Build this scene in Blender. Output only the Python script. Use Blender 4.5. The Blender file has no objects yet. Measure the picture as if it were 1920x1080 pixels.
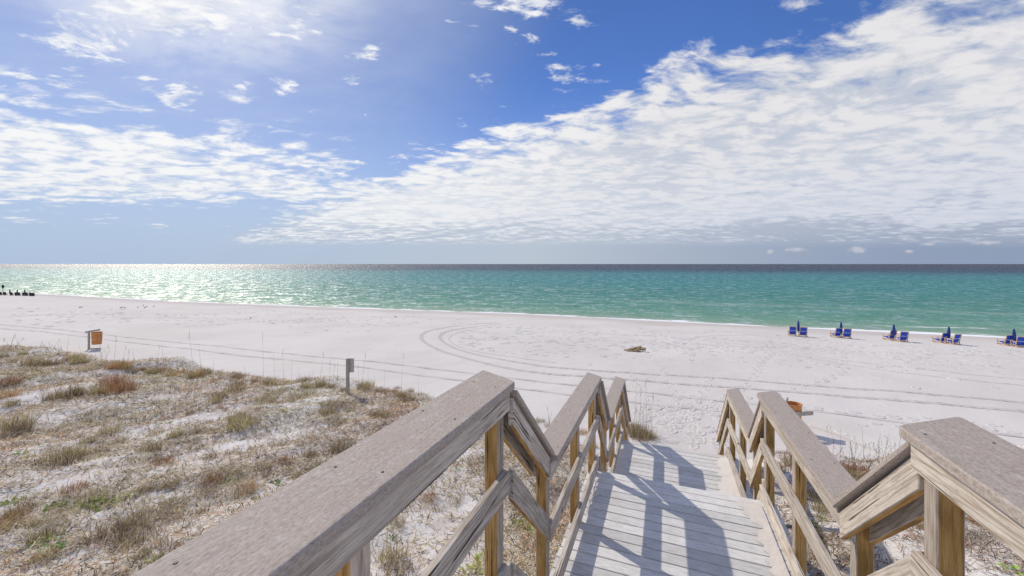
import bpy, bmesh, math, random
import numpy as np
from mathutils import Vector, Matrix

scene = bpy.context.scene
C = scene.collection
R = math.radians
random.seed(7); rng = np.random.default_rng(11)

# ------------------------------------------------------------------ camera
FPX = 740.0                       # focal length in pixels of the 1920 px wide photograph
THETA = R(21.13)                  # the walk runs 21 degrees to the right of the view
CAMZ = 8.3                        # above the sea
cam = bpy.data.cameras.new('camera'); camo = bpy.data.objects.new('camera', cam); C.objects.link(camo)
camo.location = (0, 0, CAMZ); camo.rotation_euler = (R(90), 0, THETA)
cam.sensor_width = 36; cam.lens = 36*FPX/1920; cam.shift_y = -45/1920
cam.clip_start = .05; cam.clip_end = 80000
scene.camera = camo

# ------------------------------------------------------------------ light and view
SUN_AZ, SUN_EL = R(-62.8), R(39.5)       # from +Y, clockwise
sun = bpy.data.lights.new('sun', 'SUN'); suno = bpy.data.objects.new('sun', sun); C.objects.link(suno)
sun.energy = 3.4; sun.angle = R(.55); sun.color = (1, .925, .79)
sd = Vector((math.sin(SUN_AZ)*math.cos(SUN_EL), math.cos(SUN_AZ)*math.cos(SUN_EL), math.sin(SUN_EL)))
suno.rotation_euler = sd.to_track_quat('Z', 'Y').to_euler()
scene.view_settings.view_transform = 'Standard'; scene.view_settings.look = 'None'
scene.view_settings.exposure = 0.0; scene.view_settings.gamma = 1
scene.render.engine = 'CYCLES'

# ------------------------------------------------------------------ node helper
class NG:
    def __init__(s, nt): s.nt = nt; s.n = nt.nodes; s.l = nt.links
    def new(s, t, **k):
        n = s.n.new(t)
        for a, b in k.items(): setattr(n, a, b)
        return n
    def put(s, sock, v):
        if hasattr(v, 'links') or isinstance(v, bpy.types.NodeSocket): s.l.new(v, sock)
        elif v is not None: sock.default_value = v
    def m(s, op, a, b=None, c=None, clamp=False):
        n = s.new('ShaderNodeMath', operation=op, use_clamp=clamp)
        s.put(n.inputs[0], a); s.put(n.inputs[1], b)
        if c is not None: s.put(n.inputs[2], c)
        return n.outputs[0]
    def smooth(s, x, a, b, lo=0., hi=1.):
        n = s.new('ShaderNodeMapRange', interpolation_type='SMOOTHSTEP', clamp=True)
        s.put(n.inputs[0], x); n.inputs[1].default_value = a; n.inputs[2].default_value = b
        n.inputs[3].default_value = lo; n.inputs[4].default_value = hi
        return n.outputs[0]
    def noise(s, vec, scale, detail=4, rough=.55, dist=0., dim='3D'):
        n = s.new('ShaderNodeTexNoise', noise_dimensions=dim)
        if vec is not None: s.l.new(vec, n.inputs['Vector'])
        n.inputs['Scale'].default_value = scale; n.inputs['Detail'].default_value = detail
        n.inputs['Roughness'].default_value = rough; n.inputs['Distortion'].default_value = dist
        return n.outputs['Fac']
    def mix(s, f, a, b):
        n = s.new('ShaderNodeMix', data_type='RGBA'); s.put(n.inputs[0], f)
        for sk, v in ((n.inputs[6], a), (n.inputs[7], b)):
            s.put(sk, v if not isinstance(v, tuple) else (*v[:3], 1))
        return n.outputs[2]
    def ramp(s, f, stops):
        n = s.new('ShaderNodeValToRGB'); s.put(n.inputs[0], f); e = n.color_ramp.elements
        while len(e) < len(stops): e.new(.5)
        for i, (p, c) in enumerate(stops): e[i].position = p; e[i].color = (*c[:3], 1)
        return n.outputs[0]
    def comb(s, x, y, z=0.):
        n = s.new('ShaderNodeCombineXYZ'); s.put(n.inputs[0], x); s.put(n.inputs[1], y); s.put(n.inputs[2], z); return n.outputs[0]
    def sep(s, v):
        n = s.new('ShaderNodeSeparateXYZ'); s.l.new(v, n.inputs[0]); return n.outputs
    def mapping(s, v, scale=(1,1,1), loc=(0,0,0), rot=(0,0,0)):
        n = s.new('ShaderNodeMapping'); s.l.new(v, n.inputs[0]); s.put(n.inputs[1], loc) ; s.put(n.inputs[2], rot); s.put(n.inputs[3], scale); return n.outputs[0]
    def bump(s, h, strength, dist, normal=None):
        n = s.new('ShaderNodeBump'); n.inputs['Strength'].default_value = strength; n.inputs['Distance'].default_value = dist
        s.l.new(h, n.inputs['Height'])
        if normal is not None: s.l.new(normal, n.inputs['Normal'])
        return n.outputs[0]

# ------------------------------------------------------------------ sky: Nishita with a real cloud sheet mapped on a plane overhead
world = bpy.data.worlds.new('World'); scene.world = world; world.use_nodes = True
wt = world.node_tree; wt.nodes.clear(); g = NG(wt)
sky = g.new('ShaderNodeTexSky', sky_type='NISHITA'); sky.sun_disc = False
sky.sun_elevation = SUN_EL; sky.sun_rotation = SUN_AZ; sky.air_density = 1.0; sky.dust_density = .25; sky.ozone_density = 4.0
SKY_STR = .1
tc = g.new('ShaderNodeTexCoord'); dx, dy, dz = g.sep(tc.outputs['Generated'])
up = g.m('MAXIMUM', dz, .012)
ct, st_ = math.cos(THETA), math.sin(THETA)
xc = g.m('ADD', g.m('MULTIPLY', dx, ct), g.m('MULTIPLY', dy, st_))
zc = g.m('ADD', g.m('MULTIPLY', dx, -st_), g.m('MULTIPLY', dy, ct))
u = g.m('DIVIDE', xc, up); v = g.m('DIVIDE', zc, up)
P = g.comb(u, v)
up2 = g.m('ADD', g.m('MAXIMUM', dz, 0.), .13); Q0 = g.comb(g.m('DIVIDE', xc, up2), g.m('DIVIDE', zc, up2))      # the sheet bends down with the earth
wn = g.new('ShaderNodeTexNoise'); g.l.new(Q0, wn.inputs['Vector']); wn.inputs['Scale'].default_value = 2.2; wn.inputs['Detail'].default_value = 3
wv = g.new('ShaderNodeVectorMath', operation='MULTIPLY_ADD'); g.l.new(wn.outputs['Color'], wv.inputs[0]); wv.inputs[1].default_value = (.22, .22, 0); g.l.new(Q0, wv.inputs[2]); Q = wv.outputs[0]
n_big = g.noise(Q0, 1.15, 3, .55)
n_mid = g.noise(g.mapping(Q, loc=(3.1, 7.7, 0), rot=(0,0,R(-38)), scale=(1., 1.7, 1)), 3.4, 5, .6)
n_cell = g.noise(g.mapping(Q, loc=(9, 1, 0), rot=(0,0,R(-38)), scale=(1., 1.5, 1)), 12.5, 5, .58)
n_puf = g.noise(g.mapping(Q, loc=(2, 5, 0), rot=(0,0,R(-30)), scale=(.8, 1.3, 1)), 17, 6, .66)
big0 = g.m('SUBTRACT', n_big, .5); mid0 = g.m('SUBTRACT', n_mid, .5); cell0 = g.m('SUBTRACT', n_cell, .5); puf0 = g.m('SUBTRACT', n_puf, .5)
vor = g.new('ShaderNodeTexVoronoi', feature='SMOOTH_F1'); vw = g.new('ShaderNodeVectorMath', operation='MULTIPLY_ADD'); vn = g.new('ShaderNodeTexNoise'); g.l.new(Q, vn.inputs['Vector']); vn.inputs['Scale'].default_value = 9; vn.inputs['Detail'].default_value = 4
g.l.new(vn.outputs['Color'], vw.inputs[0]); vw.inputs[1].default_value = (.09, .09, 0); g.l.new(g.mapping(Q, rot=(0,0,R(-38)), scale=(1., 1.45, 1)), vw.inputs[2])
g.l.new(vw.outputs[0], vor.inputs['Vector']); vor.inputs['Scale'].default_value = 6.5; vor.inputs['Smoothness'].default_value = .5
puffy = g.m('SUBTRACT', .42, vor.outputs['Distance'])
tex = g.m('ADD', g.m('ADD', g.m('MULTIPLY', mid0, 1.6), g.m('MULTIPLY', cell0, 1.5)), g.m('ADD', g.m('MULTIPLY', puf0, .8), g.m('MULTIPLY', puffy, 1.0)))
# right bank: everything beyond a straight weather front
front = g.m('SUBTRACT', g.m('ADD', v, g.m('MULTIPLY', u, 1.06)), 2.72)
frn = g.m('ADD', front, g.m('ADD', g.m('MULTIPLY', big0, 1.1), g.m('MULTIPLY', mid0, 1.3)))
bank_r = g.m('SUBTRACT', g.m('ADD', g.smooth(frn, -.35, .45, 0., 1.35), g.smooth(frn, .5, 1.8, 0., .72)), .78)
fade_r = g.smooth(g.m('ADD', g.m('ADD', v, g.m('MULTIPLY', u, -.12)), g.m('MULTIPLY', g.m('ADD', mid0, big0), 7.)), 5.0, 12.5, 0., 1.1)
bank_r = g.m('SUBTRACT', bank_r, fade_r)
slit = g.m('ABSOLUTE', g.m('SUBTRACT', g.m('ADD', g.m('ADD', v, g.m('MULTIPLY', u, 1.45)), g.m('MULTIPLY', mid0, 1.2)), 10.2))
slit = g.m('MULTIPLY', g.smooth(slit, .05, .8, 1., 0.), g.smooth(v, 4.0, 5.2))
bank_r = g.m('SUBTRACT', bank_r, g.m('MULTIPLY', slit, .6))
thin = g.smooth(g.m('ADD', u, g.m('MULTIPLY', v, -.35)), .9, 3.2, 0., .5)
bank_r = g.m('SUBTRACT', bank_r, g.m('MULTIPLY', thin, g.smooth(n_big, .35, .6)))
# left bank
bl = g.m('MINIMUM', g.m('MULTIPLY', g.m('SUBTRACT', v, 2.55), 1.0), g.m('MULTIPLY', g.m('SUBTRACT', 6.7, v), .5))
bl = g.m('MINIMUM', bl, g.m('MULTIPLY', g.m('SUBTRACT', -1.9, u), .6))
bl = g.m('ADD', bl, g.m('ADD', g.m('MULTIPLY', big0, 1.6), g.m('MULTIPLY', mid0, 1.0)))
bank_l = g.m('SUBTRACT', g.smooth(bl, -.75, .8, 0., 1.35), .78)
# low streaks on the left
bs = g.m('MINIMUM', g.m('MULTIPLY', g.m('SUBTRACT', v, 7.4), .6), g.m('MULTIPLY', g.m('SUBTRACT', 12.0, v), .35))
bs = g.m('MINIMUM', bs, g.m('MULTIPLY', g.m('SUBTRACT', -7.0, u), .3))
bank_s = g.smooth(g.m('ADD', bs, g.m('MULTIPLY', mid0, 3.)), -.8, 1.2, -.9, -.15)
# separate small clouds: (x, y, rx, ry, strength) where they hang in the sky
puffs = [(152,72,80,38,.75),(200,112,40,14,.6),(335,182,38,26,.75),(330,25,150,46,.8),(250,22,60,18,.5),(400,52,60,24,.45),(550,52,48,28,.6),(30,145,60,20,.6),(100,155,60,14,.55),(140,135,28,12,.55),
         (40,190,50,16,.6),(190,185,60,12,.4),(440,115,30,18,.35),(460,162,30,9,.6),(535,160,30,20,.65),(268,148,30,9,.5),(690,98,40,16,.6),(658,148,22,10,.55),
         (1085,32,50,17,.55),(985,8,70,25,.75),(1000,76,28,11,.6),(955,55,16,9,.45),(905,150,26,13,.55),(865,231,14,8,.55),(890,60,26,26,.3),(905,5,40,12,.5),(850,45,18,14,.3),
         (1290,100,34,10,.6),(1240,125,50,9,.5),(1060,140,50,22,.55),(1020,102,22,5,.5),(1118,122,11,5,.45),(755,293,30,7,.55),(635,308,52,13,.7),(822,283,24,7,.6),(490,235,36,9,.2),(780,270,20,5,.5),(686,216,5,4,.5)]
acc = None
for (px, py, rx, ry, s_) in puffs:
    upx = 495-py; cu, cv = (px-960)/upx, FPX/upx; ru, rv = rx/upx*1.15, FPX*ry/upx**2*1.25
    a_ = g.m('DIVIDE', g.m('SUBTRACT', u, cu), ru)
    # slanted in the plane: x also shifts with height
    b_ = g.m('DIVIDE', g.m('SUBTRACT', v, cv), rv)
    a_ = g.m('SUBTRACT', a_, g.m('MULTIPLY', b_, cu*rv/ru/cv))
    d2 = g.m('ADD', g.m('MULTIPLY', a_, a_), g.m('MULTIPLY', b_, b_))
    e_ = g.m('MULTIPLY', g.m('EXPONENT', g.m('MULTIPLY', d2, -.8)), s_)
    acc = e_ if acc is None else g.m('MAXIMUM', acc, e_)
banks = g.m('MAXIMUM', g.m('MAXIMUM', bank_r, bank_l), bank_s)
dens = g.m('ADD', banks, tex)
cover = g.smooth(dens, -.28, .75)
pt = g.m('ADD', g.m('MULTIPLY', puf0, 2.6), g.m('MULTIPLY', cell0, 2.2))
puffd = g.m('ADD', g.m('SUBTRACT', g.m('MULTIPLY', acc, 1.75), .78), g.m('MULTIPLY', pt, g.smooth(acc, .03, .25)))
cover = g.m('MAXIMUM', cover, g.smooth(puffd, -.12, .75, 0., .97))
cover = g.m('MULTIPLY', cover, g.smooth(v, 14., 22., 1., 0.))
# a thin veil in the lower right, around the sun and down at the horizon
veil = g.m('MULTIPLY', g.smooth(frn, .1, 2.2), g.smooth(v, 3.5, 7.0, .3, .85))
veil = g.m('MULTIPLY', veil, g.smooth(g.m('ADD', v, g.m('MULTIPLY', mid0, 8.)), 9., 26., 1., .15))
sdv = g.new('ShaderNodeVectorMath', operation='DOT_PRODUCT'); g.l.new(tc.outputs['Generated'], sdv.inputs[0]); sdv.inputs[1].default_value = sd
glow = g.m('MULTIPLY', g.smooth(sdv.outputs['Value'], .74, 1.02), g.smooth(n_mid, .25, .7, .65, .9))
hzn = g.m('MULTIPLY', g.m('POWER', g.smooth(dz, .0, .44, 1., 0.), 1.25), .97)
airy = g.m('SUBTRACT', 1., g.m('MULTIPLY', g.m('SUBTRACT', 1., hzn), g.m('SUBTRACT', 1., g.m('MULTIPLY', glow, .75))))
# little cumulus far out over the sea
cum = None
for (px, py, rx, ry) in [(1608,468,22,7),(1492,468,24,5),(1443,472,9,5),(1742,458,14,3.5),(1704,471,12,4),(1850,455,34,4.5)]:
    az = math.atan2((px-960), FPX); hd = math.hypot(px-960, FPX); el = (495-py)/hd
    a_ = g.m('DIVIDE', g.m('SUBTRACT', g.m('ARCTAN2', xc, zc), az), rx*FPX/hd**2)
    b_ = g.m('DIVIDE', g.m('SUBTRACT', g.m('ARCTANGENT', g.m('DIVIDE', dz, g.m('SQRT', g.m('ADD', g.m('MULTIPLY', xc, xc), g.m('MULTIPLY', zc, zc))))), el), ry/hd)
    d2 = g.m('ADD', g.m('MULTIPLY', a_, a_), g.m('MULTIPLY', b_, b_))
    e_ = g.m('EXPONENT', g.m('MULTIPLY', d2, -1.))
    cum = e_ if cum is None else g.m('MAXIMUM', cum, e_)
n_c = g.noise(tc.outputs['Generated'], 90, 5, .6)
cumc = g.smooth(g.m('ADD', cum, g.m('MULTIPLY', g.m('SUBTRACT', n_c, .5), 1.3)), .3, .95, 0., .5)
# cloud brightness: thin parts bright, thick undersides a little grey
shade = g.smooth(g.m('ADD', g.m('ADD', g.m('MULTIPLY', g.m('SUBTRACT', 1., n_cell), .50), g.m('MULTIPLY', g.m('SUBTRACT', 1., n_mid), .32)), g.m('MULTIPLY', puffy, -.35)), .34, .56)
ccol = g.mix(shade, (.79, .78, .80), (.54, .585, .68))
ccol = g.mix(g.smooth(sdv.outputs['Value'], .45, .95), ccol, g.mix(g.m('MULTIPLY', shade, .8), (.97, .97, .97), (.68, .73, .83)))
ccol = g.mix(g.smooth(dz, .02, .32, .8, 0.), ccol, g.mix(g.smooth(u, -6, 8), (.86, .88, .90), (.60, .65, .76)))
side_ = g.smooth(g.m('DIVIDE', xc, g.m('MAXIMUM', zc, .01)), -1.1, 1.2)
hcol = g.ramp(side_, [(0., (.42, .54, .72)), (.5, (.48, .55, .64)), (1., (.255, .325, .47))])
hs = g.new('ShaderNodeHueSaturation'); g.l.new(sky.outputs[0], hs.inputs['Color']); hs.inputs['Saturation'].default_value = 1.14; hs.inputs['Value'].default_value = 1.0
tint = g.new('ShaderNodeMix', data_type='RGBA', blend_type='MULTIPLY'); tint.inputs[0].default_value = 1.; g.l.new(hs.outputs[0], tint.inputs[6]); tint.inputs[7].default_value = (1., 1.0, 1.3, 1)
scl = g.new('ShaderNodeVectorMath', operation='SCALE'); g.l.new(tint.outputs[2], scl.inputs[0]); g.l.new(g.m('MULTIPLY', g.smooth(sdv.outputs['Value'], .5, 1., 1., .74), SKY_STR), scl.inputs['Scale'])
clear = g.mix(airy, scl.outputs[0], g.mix(glow, hcol, (.60, .66, .82)))
clear = g.mix(g.m('MULTIPLY', veil, .9), clear, g.mix(g.smooth(dz, .0, .3), g.mix(.6, hcol, (.50, .53, .61)), (.72, .75, .82)))
glare = g.m('MULTIPLY', g.smooth(sdv.outputs['Value'], .93, .99, 0., .8), g.smooth(n_mid, .3, .62, .25, 1.))
clear = g.mix(glare, clear, (1., 1., 1.))
tot = g.mix(cover, clear, ccol)
# unseen sky behind the viewer: patchy bluish glow added to lift the ambient light
behind = g.m('MULTIPLY', g.smooth(zc, .25, -.45), g.smooth(n_mid, .30, .55, .45, .95))
tot = g.mix(behind, tot, (.64, .745, 1.0))
bg1 = g.new('ShaderNodeBackground'); g.l.new(tot, bg1.inputs[0]); bg1.inputs[1].default_value = 1.0
mx = bg1
bg3 = g.new('ShaderNodeBackground'); bg3.inputs[0].default_value = (.70, .68, .72, 1)
mx2 = g.new('ShaderNodeMixShader'); g.l.new(cumc, mx2.inputs[0]); g.l.new(mx.outputs[0], mx2.inputs[1]); g.l.new(bg3.outputs[0], mx2.inputs[2])
wo = g.new('ShaderNodeOutputWorld'); g.l.new(mx2.outputs[0], wo.inputs[0])

# ------------------------------------------------------------------ helpers
def tag(o, label=None, cat=None, group=None, kind=None):
    if label: o['label'] = label
    if cat: o['category'] = cat
    if group: o['group'] = group
    if kind: o['kind'] = kind
    return o
def W(X, Z, h=0.): return Vector((X*ct - Z*st_, X*st_ + Z*ct, h))     # view-aligned ground coordinates -> world
def mesh_obj(name, verts, faces, mat, parent=None, smooth=False, attrs=None):
    me = bpy.data.meshes.new(name)
    me.from_pydata([tuple(p) for p in verts] if not isinstance(verts, np.ndarray) else verts.tolist(), [], faces if not isinstance(faces, np.ndarray) else faces.tolist())
    for m_ in (mat if isinstance(mat, (list, tuple)) else [mat]): me.materials.append(m_)
    if smooth: me.polygons.foreach_set('use_smooth', [True]*len(me.polygons))
    if attrs:
        for k, a in attrs.items():
            if a.ndim == 1:
                at = me.attributes.new(k, 'FLOAT', 'POINT'); at.data.foreach_set('value', a.astype('f'))
            else:
                at = me.attributes.new(k, 'FLOAT_COLOR', 'POINT'); at.data.foreach_set('color', np.c_[a, np.ones(len(a))].astype('f').ravel())
    o = bpy.data.objects.new(name, me); C.objects.link(o)
    if parent: o.parent = parent
    return o
def bm_obj(name, bm, mat, parent=None, smooth=False):
    me = bpy.data.meshes.new(name); bmesh.ops.recalc_face_normals(bm, faces=bm.faces[:]); bm.to_mesh(me); bm.free()
    for m_ in (mat if isinstance(mat, (list, tuple)) else [mat]): me.materials.append(m_)
    if smooth:
        me.polygons.foreach_set('use_smooth', [True]*len(me.polygons))
    o = bpy.data.objects.new(name, me); C.objects.link(o)
    if parent: o.parent = parent
    return o
def empty(name, loc, rz=0.):
    o = bpy.data.objects.new(name, None); C.objects.link(o); o.location = loc; o.rotation_euler = (0, 0, rz); o.empty_display_size = .2
    return o
def copy_tree(o, parent=None):
    c = o.copy(); C.objects.link(c)
    if parent is not None: c.parent = parent
    for ch in list(o.children): copy_tree(ch, c)
    return c
def add_box(bm, c, s, rot=None):
    r = bmesh.ops.create_cube(bm, size=1.)
    M = Matrix.Translation(c) @ (rot.to_4x4() if rot is not None else Matrix()) @ Matrix.Diagonal((*s, 1))
    bmesh.ops.transform(bm, matrix=M, verts=r['verts']); return r['verts']
def add_bar(bm, a, b, w, h, roll=None):
    a, b = Vector(a), Vector(b); d = b-a; q = d.to_track_quat('Y', 'Z').to_matrix()
    return add_box(bm, (a+b)/2, (w, d.length, h), q)
def add_rod(bm, a, b, r0, r1=None, seg=8, caps=True):
    a, b = Vector(a), Vector(b); d = b-a; r1 = r0 if r1 is None else r1
    r = bmesh.ops.create_cone(bm, cap_ends=caps, segments=seg, radius1=r0, radius2=r1, depth=d.length)
    bmesh.ops.transform(bm, matrix=Matrix.Translation((a+b)/2) @ d.to_track_quat('Z', 'Y').to_matrix().to_4x4(), verts=r['verts'])

# ------------------------------------------------------------------ terrain heights (view-aligned X right, Z away)
def interp(x, pts): xs, ys = zip(*pts); return np.interp(x, xs, ys)
SHORE = [(-900,380),(-300,170),(-123,106),(-76,87.7),(-32,74.5),(0,66.0),(34,52.5),(56.5,44.),(120,24),(400,-60),(900,-200)]
CREST = [(-80,32),(-40,22.5),(-20.7,16),(-9.7,12.9),(-2.5,11.4),(1,9.6),(3.2,8.4),(5,7.9),(9,8.0),(14,8.6),(30,8),(80,2)]
DEPTHC = [(-60,3.0),(-20,3.3),(-10,3.42),(-5,3.55),(-2.5,3.72),(1.5,4.3),(3.5,4.3),(5.5,4.0),(8,3.85),(15,3.7),(40,3.6)]
_k = rng.uniform(-1, 1, (26, 2)); _k /= np.linalg.norm(_k, axis=1)[:, None]; _ph = rng.uniform(0, 6.28, 26)
def wob(X, Z, wl, i0, n=6):
    s = 0
    for i in range(i0, i0+n): s = s + np.sin((X*_k[i, 0]+Z*_k[i, 1])*6.283/(wl*(.6+.16*(i-i0))) + _ph[i])
    return s/n*1.6
def height(X, Z):
    X = np.asarray(X, float); Z = np.asarray(Z, float)
    s = (interp(X, SHORE)-Z)*.93
    beach = np.where(s > 0, .045*s + .6*(1-np.exp(-s/14.)), np.maximum(.06*s, -3.))
    beach = np.where(s > 70, .045*70+.6 + (s-70)*.01, beach)
    beach = beach + .05*wob(X, Z, 11, 0)*np.clip(s/20, 0, 1) + .015*wob(X, Z, 2.6, 6)*np.clip(s/20, 0, 1)
    zc_ = interp(X, CREST)+.5*wob(X, Z*0, 5, 12); dc = interp(X, DEPTHC)
    f = np.clip((Z-3)/(zc_-3), 0, 1.2)
    dune = CAMZ-(3.12+(dc-3.12)*f) + .09*wob(X, Z, 3.4, 12) + .035*wob(X, Z, 1.1, 18)
    tt = np.clip((Z-zc_)/3.4+.08, 0, 1); tt = tt*tt*(3-2*tt)
    h = dune*(1-tt)+beach*tt
    # keep clear under the walk
    xs = X*ct-Z*st_; ys = X*st_+Z*ct
    lim = CAMZ-np.interp(ys, [2.0, 3.0, 5.4, 6.0, 8.3, 8.7, 9.8, 10.6], [2.3, 3.12, 3.12, 3.95, 3.95, 4.55, 4.75, 4.2])
    near = np.clip((1.9-np.abs(xs-.1))/.5, 0, 1)*(ys < 10.4)
    h = np.where((near > 0) & (h > lim), h*(1-near)+lim*near, h)
    return h
def veg_amount(X, Z):
    zc_ = interp(np.asarray(X, float), CREST)
    return np.clip((zc_+1.1-np.asarray(Z, float))/1.6, 0, 1)
def px_ground(x, y):
    k = (x-960)/FPX; q = (y-495)/FPX
    Zs = np.geomspace(2., 400, 6000); d = (CAMZ-q*Zs) - height(k*Zs, Zs)
    i = int(np.argmax(d < 0)); Z = Zs[i]
    return k*Z, Z, float(height(k*Z, Z))
def G(x, y):
    X, Z, h = px_ground(x, y); return W(X, Z, h)

# ------------------------------------------------------------------ materials
def new_mat(name):
    m_ = bpy.data.materials.new(name); m_.use_nodes = True; nt = m_.node_tree; nt.nodes.clear(); g = NG(nt)
    p = g.new('ShaderNodeBsdfPrincipled'); o = g.new('ShaderNodeOutputMaterial'); g.l.new(p.outputs[0], o.inputs[0])
    return m_, g, p
def attr(g, name, col=False):
    n = g.new('ShaderNodeAttribute'); n.attribute_name = name; return n.outputs['Color'] if col else n.outputs['Fac']
def mat_sand():
    m_, g, p = new_mat('sand'); geo = g.new('ShaderNodeNewGeometry'); pos = geo.outputs['Position']
    veg = attr(g, 'veg'); wet = attr(g, 'wet')
    big = g.noise(pos, .16, 4); med = g.noise(pos, 1.3, 5, .6); fine = g.noise(pos, 14, 5, .65); vf = g.noise(pos, 70, 3, .6)
    base = g.mix(g.smooth(big, .35, .65), (.60, .548, .505), (.64, .595, .555))
    base = g.mix(g.smooth(med, .55, .75, 0, .35), base, (.60, .56, .54))
    base = g.mix(g.m('MULTIPLY', veg, .6), base, (.72, .69, .67))
    base = g.mix(g.m('MULTIPLY', wet, .6), base, (.47, .405, .37))
    # litter of dead grass among the dune sand
    lit = g.m('ADD', g.m('MULTIPLY', g.m('SUBTRACT', med, .5), 1.5), g.m('MULTIPLY', g.m('SUBTRACT', fine, .5), 2.2))
    lit = g.m('ADD', lit, g.m('MULTIPLY', g.m('SUBTRACT', vf, .5), 1.6))
    lit = g.smooth(g.m('ADD', lit, g.m('MULTIPLY', g.m('SUBTRACT', g.noise(pos, .35, 3), .5), 1.6)), -.25, .45)
    litc = g.ramp(g.noise(pos, 5.5, 4, .6), [(.3, (.20, .155, .11)), (.47, (.46, .37, .27)), (.6, (.42, .30, .21)), (.75, (.24, .22, .12))])
    base = g.mix(g.m('MULTIPLY', g.m('MULTIPLY', lit, veg), .48), base, litc)
    g.l.new(base, p.inputs['Base Color']); p.inputs['Roughness'].default_value = .92; p.inputs['Specular IOR Level'].default_value = .12
    # foot-trodden relief
    vo = g.new('ShaderNodeTexVoronoi', feature='SMOOTH_F1'); g.l.new(g.mapping(pos, scale=(1, 1, 0)), vo.inputs['Vector']); vo.inputs['Scale'].default_value = 1.9; vo.inputs['Smoothness'].default_value = .25
    trod = g.m('MULTIPLY', g.smooth(vo.outputs['Distance'], .0, .26), g.smooth(big, .42, .6))
    h = g.m('ADD', g.m('MULTIPLY', trod, .018), g.m('ADD', g.m('MULTIPLY', med, .05), g.m('ADD', g.m('MULTIPLY', fine, .012), g.m('MULTIPLY', vf, .004))))
    g.l.new(g.bump(h, .75, 1.), p.inputs['Normal'])
    return m_
def mat_grass(name, cols=None):
    m_, g, p = new_mat(name); c = attr(g, 'col', True); oi = g.new('ShaderNodeObjectInfo')
    hs = g.new('ShaderNodeHueSaturation'); g.l.new(c, hs.inputs['Color'])
    g.l.new(g.m('ADD', .482, g.m('MULTIPLY', oi.outputs['Random'], .036)), hs.inputs['Hue']); g.l.new(g.m('ADD', .75, g.m('MULTIPLY', oi.outputs['Random'], .5)), hs.inputs['Value'])
    g.l.new(hs.outputs[0], p.inputs['Base Color']); p.inputs['Roughness'].default_value = .7; p.inputs['Specular IOR Level'].default_value = .2
    tr = g.new('ShaderNodeBsdfTranslucent'); g.l.new(hs.outputs[0], tr.inputs[0]); mx = g.new('ShaderNodeMixShader'); mx.inputs[0].default_value = .3
    o = [n for n in g.n if n.type == 'OUTPUT_MATERIAL'][0]
    g.l.new(p.outputs[0], mx.inputs[1]); g.l.new(tr.outputs[0], mx.inputs[2]); g.l.new(mx.outputs[0], o.inputs[0])
    return m_
def mat_wood(name, light, mid, dark, grain=1., knots=True, warm=None, bump=.5, rough=.8):
    """grain runs along the object's own Y"""
    m_, g, p = new_mat(name); tc = g.new('ShaderNodeTexCoord'); oi = g.new('ShaderNodeObjectInfo')
    r_ = oi.outputs['Random']
    off = g.comb(g.m('MULTIPLY', r_, 37.), g.m('MULTIPLY', r_, 91.), g.m('MULTIPLY', r_, 53.))
    va = g.new('ShaderNodeVectorMath', operation='ADD'); g.l.new(tc.outputs['Object'], va.inputs[0]); g.l.new(off, va.inputs[1]); P = va.outputs[0]
    st = g.mapping(P, scale=(1, .075, 1)); st2 = g.mapping(P, scale=(1, .045, 1))
    # cathedral growth rings: contour lines of a stretched noise field
    field = g.noise(st, 7.5*grain, 2, .45, .25)
    ring = g.m('SINE', g.m('MULTIPLY', field, 80.)); ring = g.m('ADD', g.m('MULTIPLY', ring, .5), .5)
    ring = g.m('POWER', ring, 1.7)
    fib = g.noise(st2, 120, 4, .7); fib2 = g.noise(st2, 420, 2, .6); blot = g.noise(g.mapping(P, scale=(1, .4, 1)), 5, 4, .6)
    t = g.m('ADD', g.m('ADD', .42, g.m('MULTIPLY', g.m('SUBTRACT', ring, .35), .34)), g.m('MULTIPLY', g.m('SUBTRACT', fib, .5), 1.75))
    col = g.ramp(t, [(.18, light), (.48, mid), (.85, dark)])
    col = g.mix(g.smooth(blot, .35, .7, 0., .5), col, tuple(c*.72 for c in mid))
    col = g.mix(g.smooth(fib2, .58, .72, 0., .55), col, tuple(c*.35 for c in dark))
    if warm:
        col = g.mix(g.smooth(g.noise(P, 2.2, 3), .45, .68, 0., .75), col, warm)
    crack = g.smooth(g.noise(g.mapping(P, scale=(1, .03, 1)), 46, 3, .5), .335, .36, 1., 0.)
    col = g.mix(g.m('MULTIPLY', crack, .95), col, tuple(c*.22 for c in dark))
    if knots:
        vo = g.new('ShaderNodeTexVoronoi', feature='F1'); g.l.new(g.mapping(P, scale=(1, .6, 1)), vo.inputs['Vector']); vo.inputs['Scale'].default_value = 2.6
        k = g.smooth(g.m('ADD', vo.outputs['Distance'], g.m('MULTIPLY', g.m('SUBTRACT', fib, .5), .05)), .03, .075, 1., 0.)
        col = g.mix(g.m('MULTIPLY', k, .85), col, tuple(c*.35 for c in dark))
    hs = g.new('ShaderNodeHueSaturation'); g.l.new(col, hs.inputs['Color']); g.l.new(g.m('ADD', .86, g.m('MULTIPLY', r_, .26)), hs.inputs['Value'])
    g.l.new(hs.outputs[0], p.inputs['Base Color']); p.inputs['Roughness'].default_value = rough; p.inputs['Specular IOR Level'].default_value = .2
    h = g.m('SUBTRACT', g.m('ADD', g.m('MULTIPLY', ring, -.35), g.m('MULTIPLY', fib, .8)), g.m('MULTIPLY', crack, 1.2))
    g.l.new(g.bump(h, bump, .004), p.inputs['Normal'])
    return m_
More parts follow.
